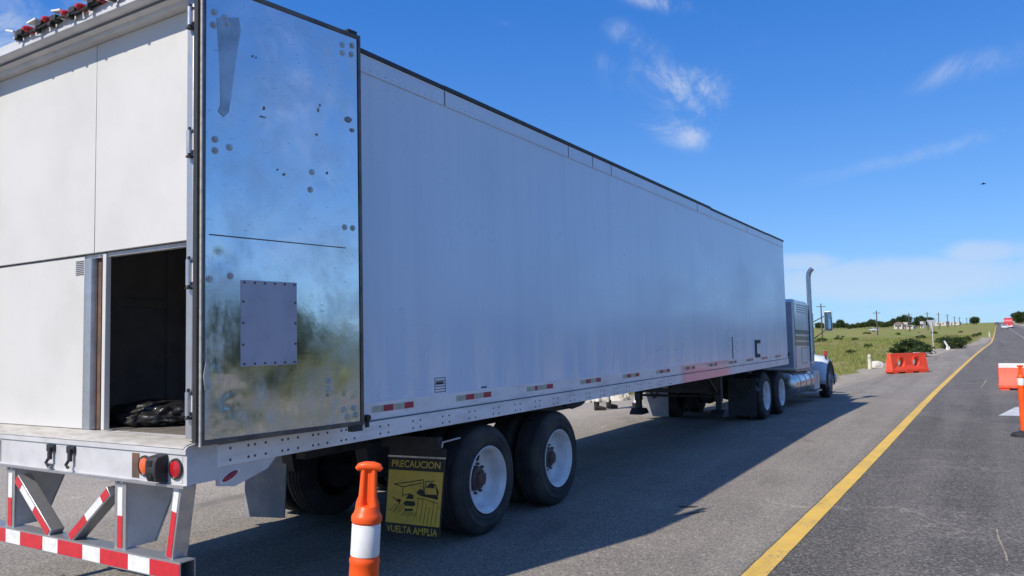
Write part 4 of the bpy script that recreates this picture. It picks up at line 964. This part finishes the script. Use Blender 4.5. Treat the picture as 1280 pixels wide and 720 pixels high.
def barrier_hole(a, b, ht, label):
    """orange barrier with two through holes between ground points a and b"""
    L = (b - a).length; u = (b - a).normalized(); n = Vector((u.y, -u.x, 0)); org = (a + b) / 2
    e = thing('plastic_barrier', label, 'barrier', org)
    cu = bpy.data.curves.new('b', 'CURVE'); cu.dimensions = '2D'; cu.fill_mode = 'BOTH'; cu.extrude = .5; cu.resolution_u = 1
    def spl(pts):
        s = cu.splines.new('POLY'); s.points.add(len(pts) - 1)
        for p, q in zip(s.points, pts): p.co = (q[0], q[1], 0, 1)
        s.use_cyclic_u = True
    hw = L / 2
    outer = [(-hw, .06), (-hw * .93, .06), (-hw * .93, .0), (-hw * .70, .0), (-hw * .70, .07), (-hw * .28, .07), (-hw * .28, 0), (hw * .12, 0), (hw * .12, .07), (hw * .45, .07), (hw * .45, 0), (hw * .88, 0), (hw * .88, .06), (hw, .06), (hw, .13), (hw * .97, .18), (hw * .95, ht - .05), (hw * .92, ht), (-hw * .92, ht), (-hw * .95, ht - .05), (-hw * .97, .18), (-hw, .13)]
    spl(outer)
    for cx in (-.42 * hw, .38 * hw): spl([(cx + .21 * math.cos(2 * math.pi * k / 24), ht * .54 + .21 * math.sin(2 * math.pi * k / 24)) for k in range(24)][::-1])
    ob = bpy.data.objects.new('b', cu); COL.objects.link(ob); bpy.context.view_layer.update()
    me = bpy.data.meshes.new_from_object(ob.evaluated_get(bpy.context.evaluated_depsgraph_get())); bpy.data.objects.remove(ob)
    for v in me.vertices:
        x, z, w = v.co; th = .20 if z < .16 else .20 - (.20 - .12) * min(1, (z - .16) / .22) if z < .38 else .12 - .03 * (z - .38) / (ht - .38)
        v.co = u * x + n * (w * 2 * th) + Vector((0, 0, z))
    me.materials.clear(); me.materials.append(M['barrier']); me.update()
    o = bpy.data.objects.new('body', me); COL.objects.link(o); o.parent = e
    for cx in (-.42 * hw, .38 * hw):
        mb = MB(); c = u * cx + Vector((0, 0, ht * .54)); vs = []
        for k in range(24):
            t = 2 * math.pi * k / 24
            for r_, w in ((.205, .115), (.26, .14), (.26, .10)): vs.append(c + u * (r_ * math.cos(t)) + n * w + Vector((0, 0, r_ * math.sin(t))))
        fs = [(k * 3 + j, k * 3 + j + 1, ((k + 1) % 24) * 3 + j + 1, ((k + 1) % 24) * 3 + j) for k in range(24) for j in range(2)]
        mb.add(vs, fs).build('hole_collar', M['barrier'], e, origin=(0, 0, 0))
    mb = MB(); mb.obox(u * (.55 * hw) + Vector((0, 0, ht + .004)), (u, n, Vector((0, 0, 1))), (.16, .05, .012)); mb.build('filler_cap', M['white_plastic'], e, origin=(0, 0, 0))
    return e
a = ong(1111, 467.5); b = ong(1157, 465); 
barrier_hole(a, b, .93, 'orange plastic barrier with two round holes standing by the grass verge')

def barrier_solid(a, u, L, ht, label):
    n = Vector((u.y, -u.x, 0)); c = a + u * (L / 2); c.z = h(c.y) + .004
    e = thing('plastic_barrier', label, 'barrier', c)
    prof = [(-.24, .05), (-.24, .16), (-.13, .34), (-.10, ht - .05), (-.08, ht), (.08, ht), (.10, ht - .05), (.13, .34), (.24, .16), (.24, .05)]
    mb = MB().prism(prof, lambda w, z, d: tuple(n * w + u * d + Vector((0, 0, z))), -L / 2, L / 2)
    mb.build('body', M['barrier'], e, origin=(0, 0, 0), bevel=.02)
    for k in (-.8, -.1, .7): MB().obox(u * (k * L / 2) + Vector((0, 0, .028)), (u, n, Vector((0, 0, 1))), (.13, .22, .028)).build('foot', M['barrier'], e, origin=(0, 0, 0))
    MB().prism([(-.09, ht - .13), (-.099, ht - .06), (-.083, ht + .004), (.083, ht + .004), (.099, ht - .06), (.107, ht - .13), (.115, ht - .13)][:6], lambda w, z, d: tuple(n * (w * 1.03) + u * d + Vector((0, 0, z))), -L / 2 + .02, L / 2 - .02).build('top_strip', M['band'], e, origin=(0, 0, 0))
    return e
a = ong(1250, 487); u = Vector((.985, -.17, 0)).normalized()
barrier_solid(a, u, 1.7, .84, 'solid orange plastic barrier with a pale top strip across the lane')

# ================================================================== ROADSIDE THINGS
def gz(x, y): return field_z(x, y)
# give-way sign seen from behind
q = ong(1167, 438); s_h = 2.75
e = thing('give_way_sign', 'inverted triangle road sign seen from its grey back on a thin post', 'sign', (q.x, q.y, gz(q.x, q.y)))
MB().cyl((0, 0, -.05), (0, 0, s_h - .15), .045, n=8).build('post', M['signback'], e, origin=(0, 0, 0))
rr = AR.copy(); rr.z = 0; rr.normalize()
MB().prism([(-.46, s_h), (.46, s_h), (.06, s_h - .80), (-.06, s_h - .80)], lambda a, b, d: tuple(rr * a + Vector((rr.y, -rr.x, 0)) * (-d) + Vector((0, 0, b))), .05, .07).build('sign_plate', M['signback'], e, origin=(0, 0, 0))
# white marker posts, pale rubble
def marker(px, py, ht, r_, label):
    q = ong(px, py); e = thing('marker_post', label, 'post', (q.x, q.y, gz(q.x, q.y) - .02))
    MB().lathe([(r_, 0), (r_ * .95, ht * .82), (r_ * .8, ht * .97), (0, ht)], (0, 0, 0), 'z', 10).build('post', M['cream'], e, origin=(0, 0, 0))
    MB().lathe([(r_ * 1.03, ht * .70), (r_ * 1.03, ht * .84)], (0, 0, 0), 'z', 10).build('collar', M['olive_tape'], e, origin=(0, 0, 0))
marker(1087.5, 461, .82, .10, 'short cream kilometre post in dry grass by the orange barrier with holes')
marker(1237, 421, .9, .11, 'small white marker post beside the far yellow line')
def rock(loc, s, label, group='pale stones on the verge', mat='stone'):
    bm = bmesh.new(); bmesh.ops.create_icosphere(bm, subdivisions=3, radius=1); sd_ = random.uniform(0, 50)
    for v in bm.verts:
        c = v.co; k = 1 + .35 * mnoise.noise(c * 1.4 + Vector((sd_, 0, 0))) + .12 * mnoise.noise(c * 4 + Vector((0, sd_, 0))); v.co = Vector((c.x * k * s[0], c.y * k * s[1], max(-.3, c.z * k) * s[2]))
    me = bpy.data.meshes.new('stone'); bm.to_mesh(me); bm.free(); me.materials.append(M[mat])
    o = bpy.data.objects.new('stone', me); COL.objects.link(o); o.location = loc; return tag(o, label, 'stone', group)
q = ong(1096, 459); rock((q.x, q.y, gz(q.x, q.y) + .03), (.34, .3, .35), 'pale stone in dry grass next to the cream kilometre post', None)
for px, py, s in ((738, 503.5, .22), (744, 503, .17), (768, 501, .3), (775, 500, .22), (729, 504, .15)):
    q = ong(px, py); rock((q.x - .1, q.y + .3, h(q.y) - .0), (s * 1.3, s, s * .9), 'pale stone lying at the edge of the lot behind the trailer')
q = ong(818, 500); rock((q.x - .4, q.y + 1.6, h(q.y)), (.75, .6, .55), 'large whitish boulder behind the trailer landing legs', None, 'house_wall')
# white leaning scrap post near the far shrub
q = ong(1183, 437); e = thing('bent_marker', 'bent white roadside marker leaning against the round far bush', 'post', (q.x, q.y, gz(q.x, q.y)))
MB().tube([(0, 0, -.05), (.10, 0, .35), (-.03, 0, .6), (-.15, 0, .85)], .08, 8).build('post', M['white_plastic'], e, origin=(0, 0, 0))
MB().tube([(.1, -.1, 0), (.25, -.1, .15), (.22, -.1, .3)], .07, 8).build('broken_stub', M['white_plastic'], e, origin=(0, 0, 0))

# --- vegetation
def leafcloud(name, nclump, per, rx, ry, rz, zc, leaf, mat, seed, flat=.0):
    g = np.random.default_rng(seed); P = []
    for _ in range(nclump):
        d = g.normal(size=3); d /= np.linalg.norm(d); r_ = g.uniform(.35, 1) ** .5
        c = d * r_ * np.array([rx, ry, rz]); c[2] = c[2] if c[2] > -rz * .75 else -rz * .75
        s = g.uniform(.13, .30) * min(rx, rz); pts = c + g.normal(size=(per, 3)) * s * np.array([1, 1, .75]); P.append(pts)
    P = np.concatenate(P); P[:, 2] += zc; n = len(P)
    P[:, 2] = np.maximum(P[:, 2], .03)
    a = g.normal(size=(n, 3)); a /= np.linalg.norm(a, axis=1)[:, None]; b = np.cross(a, g.normal(size=(n, 3))); b /= np.linalg.norm(b, axis=1)[:, None]
    s = leaf * g.uniform(.6, 1.3, size=(n, 1))
    V = np.stack([P - a * s, P + b * s * .55, P + a * s, P - b * s * .55], 1).reshape(-1, 3)
    me = bpy.data.meshes.new(name); me.vertices.add(n * 4); me.vertices.foreach_set('co', V.ravel()); me.loops.add(n * 4); me.loops.foreach_set('vertex_index', np.arange(n * 4))
    me.polygons.add(n); me.polygons.foreach_set('loop_start', np.arange(n) * 4); me.polygons.foreach_set('loop_total', np.full(n, 4)); me.update(calc_edges=True); me.materials.append(mat)
    return me
def trunk_mesh(name, H, r0, spread, seed):
    g = random.Random(seed); mb = MB(); mb.tube([(0, 0, -.2), (g.uniform(-.1, .1), g.uniform(-.1, .1), H * .4), (g.uniform(-.2, .2), g.uniform(-.2, .2), H * .8)], r0, 7, radii=[r0, r0 * .75, r0 * .4])
    for k in range(6):
        t = g.uniform(0, 6.28); z = H * g.uniform(.2, .5); mb.tube([(0, 0, z), (math.cos(t) * spread * .4, math.sin(t) * spread * .4, z + H * .15), (math.cos(t) * spread * .8, math.sin(t) * spread * .8, z + H * .32)], r0 * .4, 5, radii=[r0 * .45, r0 * .3, r0 * .12])
    o = mb.build(name, M['bark']); me = o.data; bpy.data.objects.remove(o); return me
TREES = []
for i, (H, rx, rz, lf) in enumerate(((6.5, 2.9, 2.4, .30), (5.0, 2.6, 1.9, .28), (8.0, 3.4, 3.0, .34), (4.0, 2.7, 1.6, .26))):
    TREES.append((trunk_mesh('trunk', H, .22, rx, i), leafcloud('crown', 70, 34, rx, rx, rz, H - rz * .95, lf, M['leaf'] if i % 2 == 0 else M['leaf2'], i + 3), H))
def tree(k, x, y, s, label, group, zoff=0):
    z = gz(x, y) + zoff; e = thing('tree', label, 'tree', (x, y, z), group); e.scale = (s, s, s * random.uniform(.9, 1.1)); e.rotation_euler = (0, 0, random.uniform(0, 6.28))
    child_mesh('trunk', TREES[k][0], e); child_mesh('crown', TREES[k][1], e); return e
BUSH = [leafcloud('crown', 60, 55, 1.0, .9, .62, .60, .075, M['leaf'], 21), leafcloud('crown', 60, 60, 1.0, 1.0, .8, .72, .07, M['leaf'], 22), leafcloud('crown', 26, 40, .8, .8, .5, .42, .08, M['leaf2'], 23)]
STEM = trunk_mesh('stem', .9, .05, .7, 5)
def bush(k, x, y, s, label, group=None, sq=1.0):
    e = thing('bush', label, 'bush', (x, y, gz(x, y)), group); e.scale = (s, s, s * sq); e.rotation_euler = (0, 0, random.uniform(0, 6.28))
    child_mesh('stem', STEM, e); child_mesh('crown', BUSH[k], e); return e
q = ong(1138, 446); bush(0, q.x, q.y, 1.35, 'wide dark green bush behind the orange barrier with two holes', None, .72)
q = ong(1150, 448); bush(2, q.x - .3, q.y, .8, 'low ragged bush at the right foot of the wide dark green bush')
q = ong(1190, 436); bush(1, q.x, q.y + 1, 1.12, 'round dark bush beside the give way sign post', None, .70)
for px, py, s in ((1212, 432, .5), (1225, 426, .7), (1232, 421, .6), (1236, 419, .6)):
    q = ong(px, py); bush(2, q.x - 1.5, q.y, s, 'small scrubby bush along the verge near the far white marker', 'verge scrub')
for i in range(70):
    y = random.uniform(38, 230); x = -random.uniform(3, 12 + y * .45)
    bush(2, x + xlot(y) - 2, y, random.uniform(.4, .95), 'low scrub clump scattered across the grassy field', 'field scrub', .7)
# tree line behind the field
lab_t = 'distant dark green tree in the line behind the field'
tl = []
px = 1022
while px < 1162:
    tl.append((px, random.uniform(430, 520))); px += random.uniform(2.6, 4.4)
for px, dep in tl:
    q = onray(px, dep); tree(random.choice((0, 1, 3, 1)), q.x, q.y, random.uniform(.6, .9), lab_t, 'tree line behind the field')
for px, dep, s in ((1128, 430, .95), (1133, 440, 1.0), (1150, 450, .95), (1156, 440, .9), (1163, 450, .9), (1221, 520, .8), (1217, 520, .8), (1219, 530, .9)):
    q = onray(px, dep); tree(2 if s > .92 else 0, q.x, q.y, s * .9, 'taller dark tree standing out of the line behind the field', 'taller far trees')
# trees on the other side of the road
for i in range(26):
    y = 8 + i * 3.6 + random.uniform(-2, 2); x = xyel(y) + 17 + random.uniform(0, 9)
    tree(random.choice((1, 3, 1)), x, y, random.uniform(.55, .8), 'green tree in the row beyond the right hand shoulder', 'trees beyond the right shoulder')
for i in range(34):
    y = 150 + i * 11 + random.uniform(-3, 3); x = xyel(y) + 17 + random.uniform(0, 14)
    tree(random.choice((0, 1, 3)), x, y, random.uniform(.7, 1.0), 'green tree in the row beyond the right hand shoulder', 'trees beyond the right shoulder')

for i in range(26):
    y = 480 + i * 19 + random.uniform(-6, 6); x = xyel(y) + 12.5 + random.uniform(0, 16)
    tree(random.choice((0, 1, 3)), x, y, random.uniform(1.0, 1.4), 'green tree in the row beyond the right hand shoulder', 'trees beyond the right shoulder')
# --- grass blades
def grass(name, pts, hts, wid, lean=.5, mat='grass'):
    n = len(pts); ang = rng.uniform(0, 6.283, n); dx, dy = np.cos(ang), np.sin(ang); l1 = rng.uniform(-lean, lean, (n, 2)) * hts[:, None]
    V = np.zeros((n, 3, 3)); V[:, 0] = pts; V[:, 1] = pts; V[:, 2] = pts
    V[:, 0, 0] -= dx * wid; V[:, 0, 1] -= dy * wid; V[:, 1, 0] += dx * wid; V[:, 1, 1] += dy * wid
    V[:, 2, 0] += l1[:, 0]; V[:, 2, 1] += l1[:, 1]; V[:, 2, 2] += hts
    me = bpy.data.meshes.new(name); me.vertices.add(n * 3); me.vertices.foreach_set('co', V.ravel()); me.loops.add(n * 3); me.loops.foreach_set('vertex_index', np.arange(n * 3))
    me.polygons.add(n); me.polygons.foreach_set('loop_start', np.arange(n) * 3); me.polygons.foreach_set('loop_total', np.full(n, 3)); me.update(calc_edges=True); me.materials.append(M[mat])
    o = bpy.data.objects.new(name, me); COL.objects.link(o); return struct(o, 'stuff')
def scatter(n, y0, y1, fx, hmul, wmul, power=2.0):
    P = []; H_ = []; Wd = []
    while len(P) < n:
        y = y0 + (y1 - y0) * random.random() ** power; x = fx(y)
        c = mnoise.noise(Vector((x * .35, y * .35, 2)))
        if c < -.15 and random.random() < .7: continue
        for _ in range(5):
            xx, yy = x + random.gauss(0, .12), y + random.gauss(0, .12); d = math.hypot(xx - CAM.x, yy - CAM.y)
            P.append((xx, yy, gz(xx, yy) - .02)); H_.append(random.uniform(.10, .34) * hmul * (1 + .5 * c)); Wd.append(wmul * (.008 + d * .00035))
    return np.array(P), np.array(H_), np.array(Wd)
o = grass('field_grass', *scatter(90000, 23.5, 170, lambda y: xlot(y) - 1.4 - abs(random.gauss(0, 1)) * (6 + y * .3) - random.random() * 1.0, .9, 1.0))
o['label'] = 'green and straw coloured grass of the field beyond the apron'; o['category'] = 'grass'
o = grass('lot_edge_grass', *scatter(16000, 14, 24, lambda y: xlot(y) - 1.5 - random.random() * 9, 1.2, 1.0, 1.0))
o['label'] = 'bright green grass growing at the edge of the lot behind the trailer'; o['category'] = 'grass'
o = grass('roadside_grass', *scatter(36000, -10, 120, lambda y: xyel(y) + 12.6 + random.random() ** 1.5 * 15, 1.3, 1.4, 1.6), mat='grass2')
o['label'] = 'roadside grass beyond the right hand shoulder'; o['category'] = 'grass'

# --- utility poles
poles = [(1027.5, 378, 150), (1096.6, 388, 185), (1137, 391.5, 225), (1160, 389.5, 265), (1174, 391, 310), (1185, 392.5, 360), (1193.7, 395, 420), (1200, 396, 480), (1209, 397, 560), (1213, 396.5, 650), (1216, 397.5, 750)]
for px, ty, dep in poles:
    q = onray(px, dep); ht = atd(px, ty, dep).z - q.z
    e = thing('utility_pole', 'wooden utility pole in the line crossing the field', 'pole', (q.x, q.y, gz(q.x, q.y)), 'utility poles across the field')
    r_ = .10 + dep * .0002
    MB().cyl((0, 0, -.2), (0, 0, ht), r_ * 1.1, r_ * .8, 8).build('shaft', M['pole'], e, origin=(0, 0, 0))
    MB().obox((0, 0, ht - .6), (rr, Vector((-rr.y, rr.x, 0)), Vector((0, 0, 1))), (.9, .06, .06)).build('cross_arm', M['pole'], e, origin=(0, 0, 0))

# --- side road and distant cars, houses
sr = [onray(1035, 200), onray(1062, 245), onray(1085, 215), onray(1120, 232)]
def car(name, label, loc, rz, body, s=1.0, cat='car'):
    e = thing(name, label, cat, loc); b = lambda mb, nm, mt, **k: mb.build(nm, mt, e, origin=(0, 0, 0), **k)
    prof = [(-2.15, .35), (-2.2, .75), (-2.1, .92), (-1.5, .98), (-1.0, 1.42), (.35, 1.45), (1.05, 1.0), (1.95, .88), (2.15, .65), (2.1, .35)]
    b(MB().prism(prof, lambda a, c, d: (d, a, c), -.86, .86), 'body', body, bevel=.08)
    b(MB().prism([(-1.38, 1.0), (-.95, 1.37), (.28, 1.39), (.88, 1.02)], lambda a, c, d: (d, a, c), -.868, .868), 'side_windows', M['glass'])
    b(MB().add([(-.75, -1.46, 1.06), (.75, -1.46, 1.06), (.68, -1.075, 1.38), (-.68, -1.075, 1.38)], [(0, 1, 2, 3)]), 'rear_window', M['glass'])
    b(MB().add([(-.75, 1.01, 1.06), (.75, 1.01, 1.06), (.68, .46, 1.415), (-.68, .46, 1.415)], [(0, 1, 2, 3)]), 'windshield', M['glass'])
    for sx in (-1, 1):
        for y in (-1.3, 1.35): b(MB().cyl((sx * .70, y, .32), (sx * .88, y, .32), .32, n=16), 'wheel', M['tyre'])
        b(MB().box(sx * .75 - .08, sx * .75 + .08, -2.205, -2.17, .68, .82), 'tail_lamp', M['red_lens'])
    e.rotation_euler = (0, 0, rz); e.scale = (s, s, s); return e
def on_road(px, dep, off=None):
    q = onray(px, dep)
    return Vector((q.x, q.y, h(q.y) + .006))
q = onray(1092, 280); car('parked_car', 'white car standing in the middle of the grassy field by a utility pole', (q.x, q.y, gz(q.x, q.y)), math.atan2(CAM.x - q.x, q.y - CAM.y) + R(25), M['truck_white'], .95)
q = on_road(1256, 235); car('distant_car', 'white car on the highway just ahead of the red lorry', q, R(-1), M['truck_white'], 1.0)
q = on_road(1246.6, 420); car('distant_car', 'dark blue car far down the highway beside the yellow line', q, R(-1), M['car_blue'], 1.15)
# red lorry
q = on_road(1261, 262); e = thing('distant_lorry', 'red lorry far off on the highway', 'lorry', q)
lb = lambda mb, nm, mt, **k: mb.build(nm, mt, e, origin=(0, 0, 0), **k)
lb(MB().prism([(0, .75), (0, 2.0), (.4, 2.9), (.9, 3.1), (2.2, 3.1), (2.2, .75)], lambda a, b, d: (d, a, b), -1.2, 1.2), 'cab', M['red_truck'], bevel=.08)
lb(MB().add([(-1.0, .035, 2.05), (1.0, .035, 2.05), (.95, .365, 2.75), (-.95, .365, 2.75)], [(0, 1, 2, 3)]).add([(-1.0, .02, 2.05), (1.0, .02, 2.05), (.95, .35, 2.75), (-.95, .35, 2.75)], [(0, 1, 2, 3)]), 'windshield', M['glass'])
lb(MB().box(-1.25, 1.25, 2.6, 11, 1.1, 3.5), 'cargo_box', M['red_truck'], bevel=.05)
lb(MB().box(-1.2, 1.2, -.15, .1, .45, .8), 'front_bumper', M['white_plastic'])
for sx in (-1, 1):
    for y in (.9, 3.6, 9.2): lb(MB().cyl((sx * .9, y, .5), (sx * 1.2, y, .5), .5, n=16), 'wheel', M['tyre'])
    lb(MB().box(sx * .85 - .15, sx * .85 + .15, -.02, .0, .9, 1.1), 'headlamp', M['white_plastic'])
e.rotation_euler = (0, 0, R(-1.2))
def house(px, dep, w, dpt_, hh, label, roof=True):
    q = onray(px, dep); e = thing('house', label, 'house', (q.x, q.y, gz(q.x, q.y)), 'small houses at the end of the field'); e.rotation_euler = (0, 0, R(random.uniform(-40, 10)))
    MB().box(-w / 2, w / 2, -dpt_ / 2, dpt_ / 2, -.3, hh).build('wall', M['house_wall'], e, origin=(0, 0, 0))
    if roof: MB().prism([(-w / 2 - .3, hh + .01), (w / 2 + .3, hh + .01), (0, hh + w * .28)], lambda a, b, d: (a, d, b), -dpt_ / 2 - .3, dpt_ / 2 + .3).build('roof', M['house_roof'] if w < 6 else M['house_wall'], e, origin=(0, 0, 0))
    else: MB().box(-w / 2 - .1, w / 2 + .1, -dpt_ / 2 - .1, dpt_ / 2 + .1, hh + .01, hh + .2).build('roof', M['house_wall'], e, origin=(0, 0, 0))
    for k in (-.25, .25): MB().box(w * k - .4, w * k + .4, -dpt_ / 2 - .02, -dpt_ / 2 - .005, 1.0, 2.0).build('window', M['glass'], e, origin=(0, 0, 0))
    MB().box(-.4, .4, -dpt_ / 2 - .03, -dpt_ / 2 - .005, 0, 2.0).build('door', M['rust'], e, origin=(0, 0, 0))
house(1124, 370, 3.6, 4, 2.4, 'small white gabled house left of the far trees'); house(1132, 380, 1.9, 2.2, 3.0, 'narrow white block house among the far trees', False)
house(1139, 370, 3.2, 3, 1.6, 'low white flat roofed shed by the far trees', False); house(1154, 400, 1.8, 2, 3.2, 'pale tower like house behind the field', False)
house(1178, 560, 8, 5, 2.8, 'long pale roadside house near the give way sign skyline', False); house(1191, 600, 11, 5, 2.4, 'long white low building at the far end of the field', False)

# ================================================================== PEOPLE behind the trailer
def person(label, fL, fR, face, shirt, seed):
    fx = Vector((math.cos(face), math.sin(face), 0)); lf = Vector((-fx.y, fx.x, 0)); z0 = h(fL.y); c = (fL + fR) / 2; c.z = 0
    P = lambda f, l, z: c + fx * f + lf * l + Vector((0, 0, z))
    sgn = 1 if (fL - c).dot(lf) > 0 else -1
    hw = (fL - c).dot(lf); hf = (fL - c).dot(fx)
    J = {}; E_ = []; Rd = {}
    def j(n, co, r_, par=None, r2=None): J[n] = (co, r_, r2 or r_); (E_.append((par, n)) if par else None)
    j('pel', P(0, 0, .95), .15, None, .12); j('wst', P(0, 0, 1.10), .14, 'pel', .105); j('chs', P(.01, 0, 1.33), .165, 'wst', .12); j('nb', P(0, 0, 1.47), .085, 'chs'); j('nk', P(.015, 0, 1.53), .055, 'nb')
    j('hd0', P(.025, 0, 1.60), .075, 'nk'); j('hd1', P(.03, 0, 1.68), .095, 'hd0'); j('hd2', P(.02, 0, 1.755), .075, 'hd1')
    for s_ in (1, -1):
        k = str(s_); ft = hf * (1 if s_ * hw > 0 else -1); fl_ = abs(hw) * s_
        j('hip' + k, P(0, .09 * s_, .90), .105, 'pel'); j('kn' + k, P(.03 + ft * .5, (.09 + (abs(hw) - .09) * .5) * s_, .50), .075, 'hip' + k); j('clf' + k, P(.0 + ft * .75, (.09 + (abs(hw) - .09) * .75) * s_, .34), .072, 'kn' + k)
        j('an' + k, P(-.02 + ft, fl_, .10), .052, 'clf' + k); j('bl' + k, P(.07 + ft, fl_, .052), .05, 'an' + k); j('to' + k, P(.17 + ft, fl_ + .01 * s_, .042), .04, 'bl' + k)
        j('sh' + k, P(0, .19 * s_, 1.42), .065, 'nb'); j('el' + k, P(-.03, .27 * s_, 1.14), .046, 'sh' + k); j('wr' + k, P(.06, .28 * s_, .90), .031, 'el' + k); j('pm' + k, P(.085, .275 * s_, .82), .034, 'wr' + k)
        for i, (df, ln) in enumerate(((-.026, .055), (-.009, .07), (.009, .075), (.026, .065))):
            j('f%d' % i + k, P(.09 + df, .272 * s_, .775), .0095, 'pm' + k); j('g%d' % i + k, P(.10 + df, .262 * s_, .775 - ln * .55), .009, 'f%d' % i + k); j('t%d' % i + k, P(.10 + df, .248 * s_, .775 - ln), .008, 'g%d' % i + k)
        j('th' + k, P(.125, .262 * s_, .815), .011, 'pm' + k); j('tt' + k, P(.145, .255 * s_, .775), .009, 'th' + k)
    names = list(J); me = bpy.data.meshes.new('person'); me.from_pydata([tuple(J[n][0] - c) for n in names], [(names.index(a), names.index(b)) for a, b in E_], [])
    ob = bpy.data.objects.new('person', me); COL.objects.link(ob)
    sk = ob.modifiers.new('skin', 'SKIN'); 
    for v, n in zip(me.skin_vertices[0].data, names): v.radius = (J[n][1], J[n][2]); v.use_root = (n == 'pel')
    sb = ob.modifiers.new('sub', 'SUBSURF'); sb.levels = 2; sb.render_levels = 2
    bpy.context.view_layer.update(); m2 = bpy.data.meshes.new_from_object(ob.evaluated_get(bpy.context.evaluated_depsgraph_get())); bpy.data.objects.remove(ob)
    m2.materials.clear()
    for mt_ in (M['black'], M['trouser'], M[shirt], M['skin']): m2.materials.append(mt_)
    for p in m2.polygons:
        z = p.center.z; l = abs((Vector((p.center.x, p.center.y, 0))).dot(lf)); arm = l > .2 and z > .6
        p.material_index = 3 if (z > 1.50 or (arm and z < 1.08)) else 2 if (z > 1.0 or arm) else 1 if z > .18 else 0; p.use_smooth = True
    zmin = min(v.co.z for v in m2.vertices)
    for v in m2.vertices: v.co.z -= zmin
    o = bpy.data.objects.new('person', m2); COL.objects.link(o); o.location = (c.x, c.y, z0 + .002); tag(o, label, 'person')
    PORG[o.name] = Vector((0, 0, 0)); Q = lambda f, l, z: fx * f + lf * l + Vector((0, 0, z - zmin))
    for s_ in (1, -1):
        ft = hf * (1 if s_ * hw > 0 else -1); fl_ = abs(hw) * s_
        B = lambda f, z: fx * (f + ft) + lf * fl_ + Vector((0, 0, z))
        bt = MB().tube([B(-.02, .22), B(-.02, .17), B(-.02, .11), B(-.01, .055)], .07, 12, radii=[.074, .068, .064, .058])
        bt.tube([B(-.085, .05), B(-.06, .06), B(.03, .07), B(.12, .05), B(.19, .042), B(.215, .035)], .05, 12, radii=[.025, .05, .056, .048, .038, .015])
        bt.obox(B(.06, .012), (fx, lf, Vector((0, 0, 1))), (.145, .048, .012)); bt.build('boot', M['hair'], o, origin=(0, 0, 0))
    hd = MB(); n_h = 10; vs = []; fs = []
    for a in range(7):
        for b in range(16):
            ph = math.pi / 2 * a / 6; th = 2 * math.pi * b / 16; vs.append(Q(.02 - .012 + .102 * math.sin(ph) * math.cos(th), .088 * math.sin(ph) * math.sin(th), 1.70 + .125 * math.cos(ph)))
    for a in range(6):
        for b in range(16): fs.append((a * 16 + b, a * 16 + (b + 1) % 16, (a + 1) * 16 + (b + 1) % 16, (a + 1) * 16 + b))
    hd.add(vs, fs).build('hair', M['hair'], o, origin=(0, 0, 0))
    fc = MB(); fc.bar(Q(.115, 0, 1.70), Q(.135, 0, 1.655), .026, .02, tuple(lf)).build('nose', M['skin'], o, origin=(0, 0, 0), bevel=.006)
    for s_ in (-1, 1):
        e_ = Q(.108, .033 * s_, 1.695); MB().cyl(e_, e_ + fx * .012, .011, .008, 8).build('eye', M['hair'], o, origin=(0, 0, 0))
        e_ = Q(.02, .09 * s_, 1.68); MB().obox(e_, (fx, lf, Vector((0, 0, 1))), (.018, .01, .03)).build('ear', M['skin'], o, origin=(0, 0, 0), bevel=.006)
    MB().obox(Q(.105, 0, 1.615), (fx, lf, Vector((0, 0, 1))), (.01, .024, .005)).build('mouth', M['hub'], o, origin=(0, 0, 0))
    return o
person('person standing behind the trailer in pale trousers and black boots, feet apart', ong(747, 513), ong(762, 511), R(28), 'shirt', 1)
person('person in pale trousers and black boots standing behind the trailer landing legs', ong(795, 515), ong(810, 516), R(35), 'house_wall', 2)

# --- a bird in the sky
q = atd(1229, 230, 38); e = thing('bird', 'small dark bird flying above the road', 'bird', q)
MB().tube([(-.12, 0, 0), (-.05, 0, .01), (.05, 0, .01), (.12, 0, .02)], .03, 8, radii=[.006, .03, .032, .012]).build('body', M['hair'], e, origin=(0, 0, 0))
for s_ in (-1, 1): MB().add([(-.03, 0, .01), (.05, 0, .01), (.02, s_ * .12, .06), (-.02, s_ * .22, .03)], [(0, 1, 2, 3)]).build('wing', M['hair'], e, origin=(0, 0, 0))
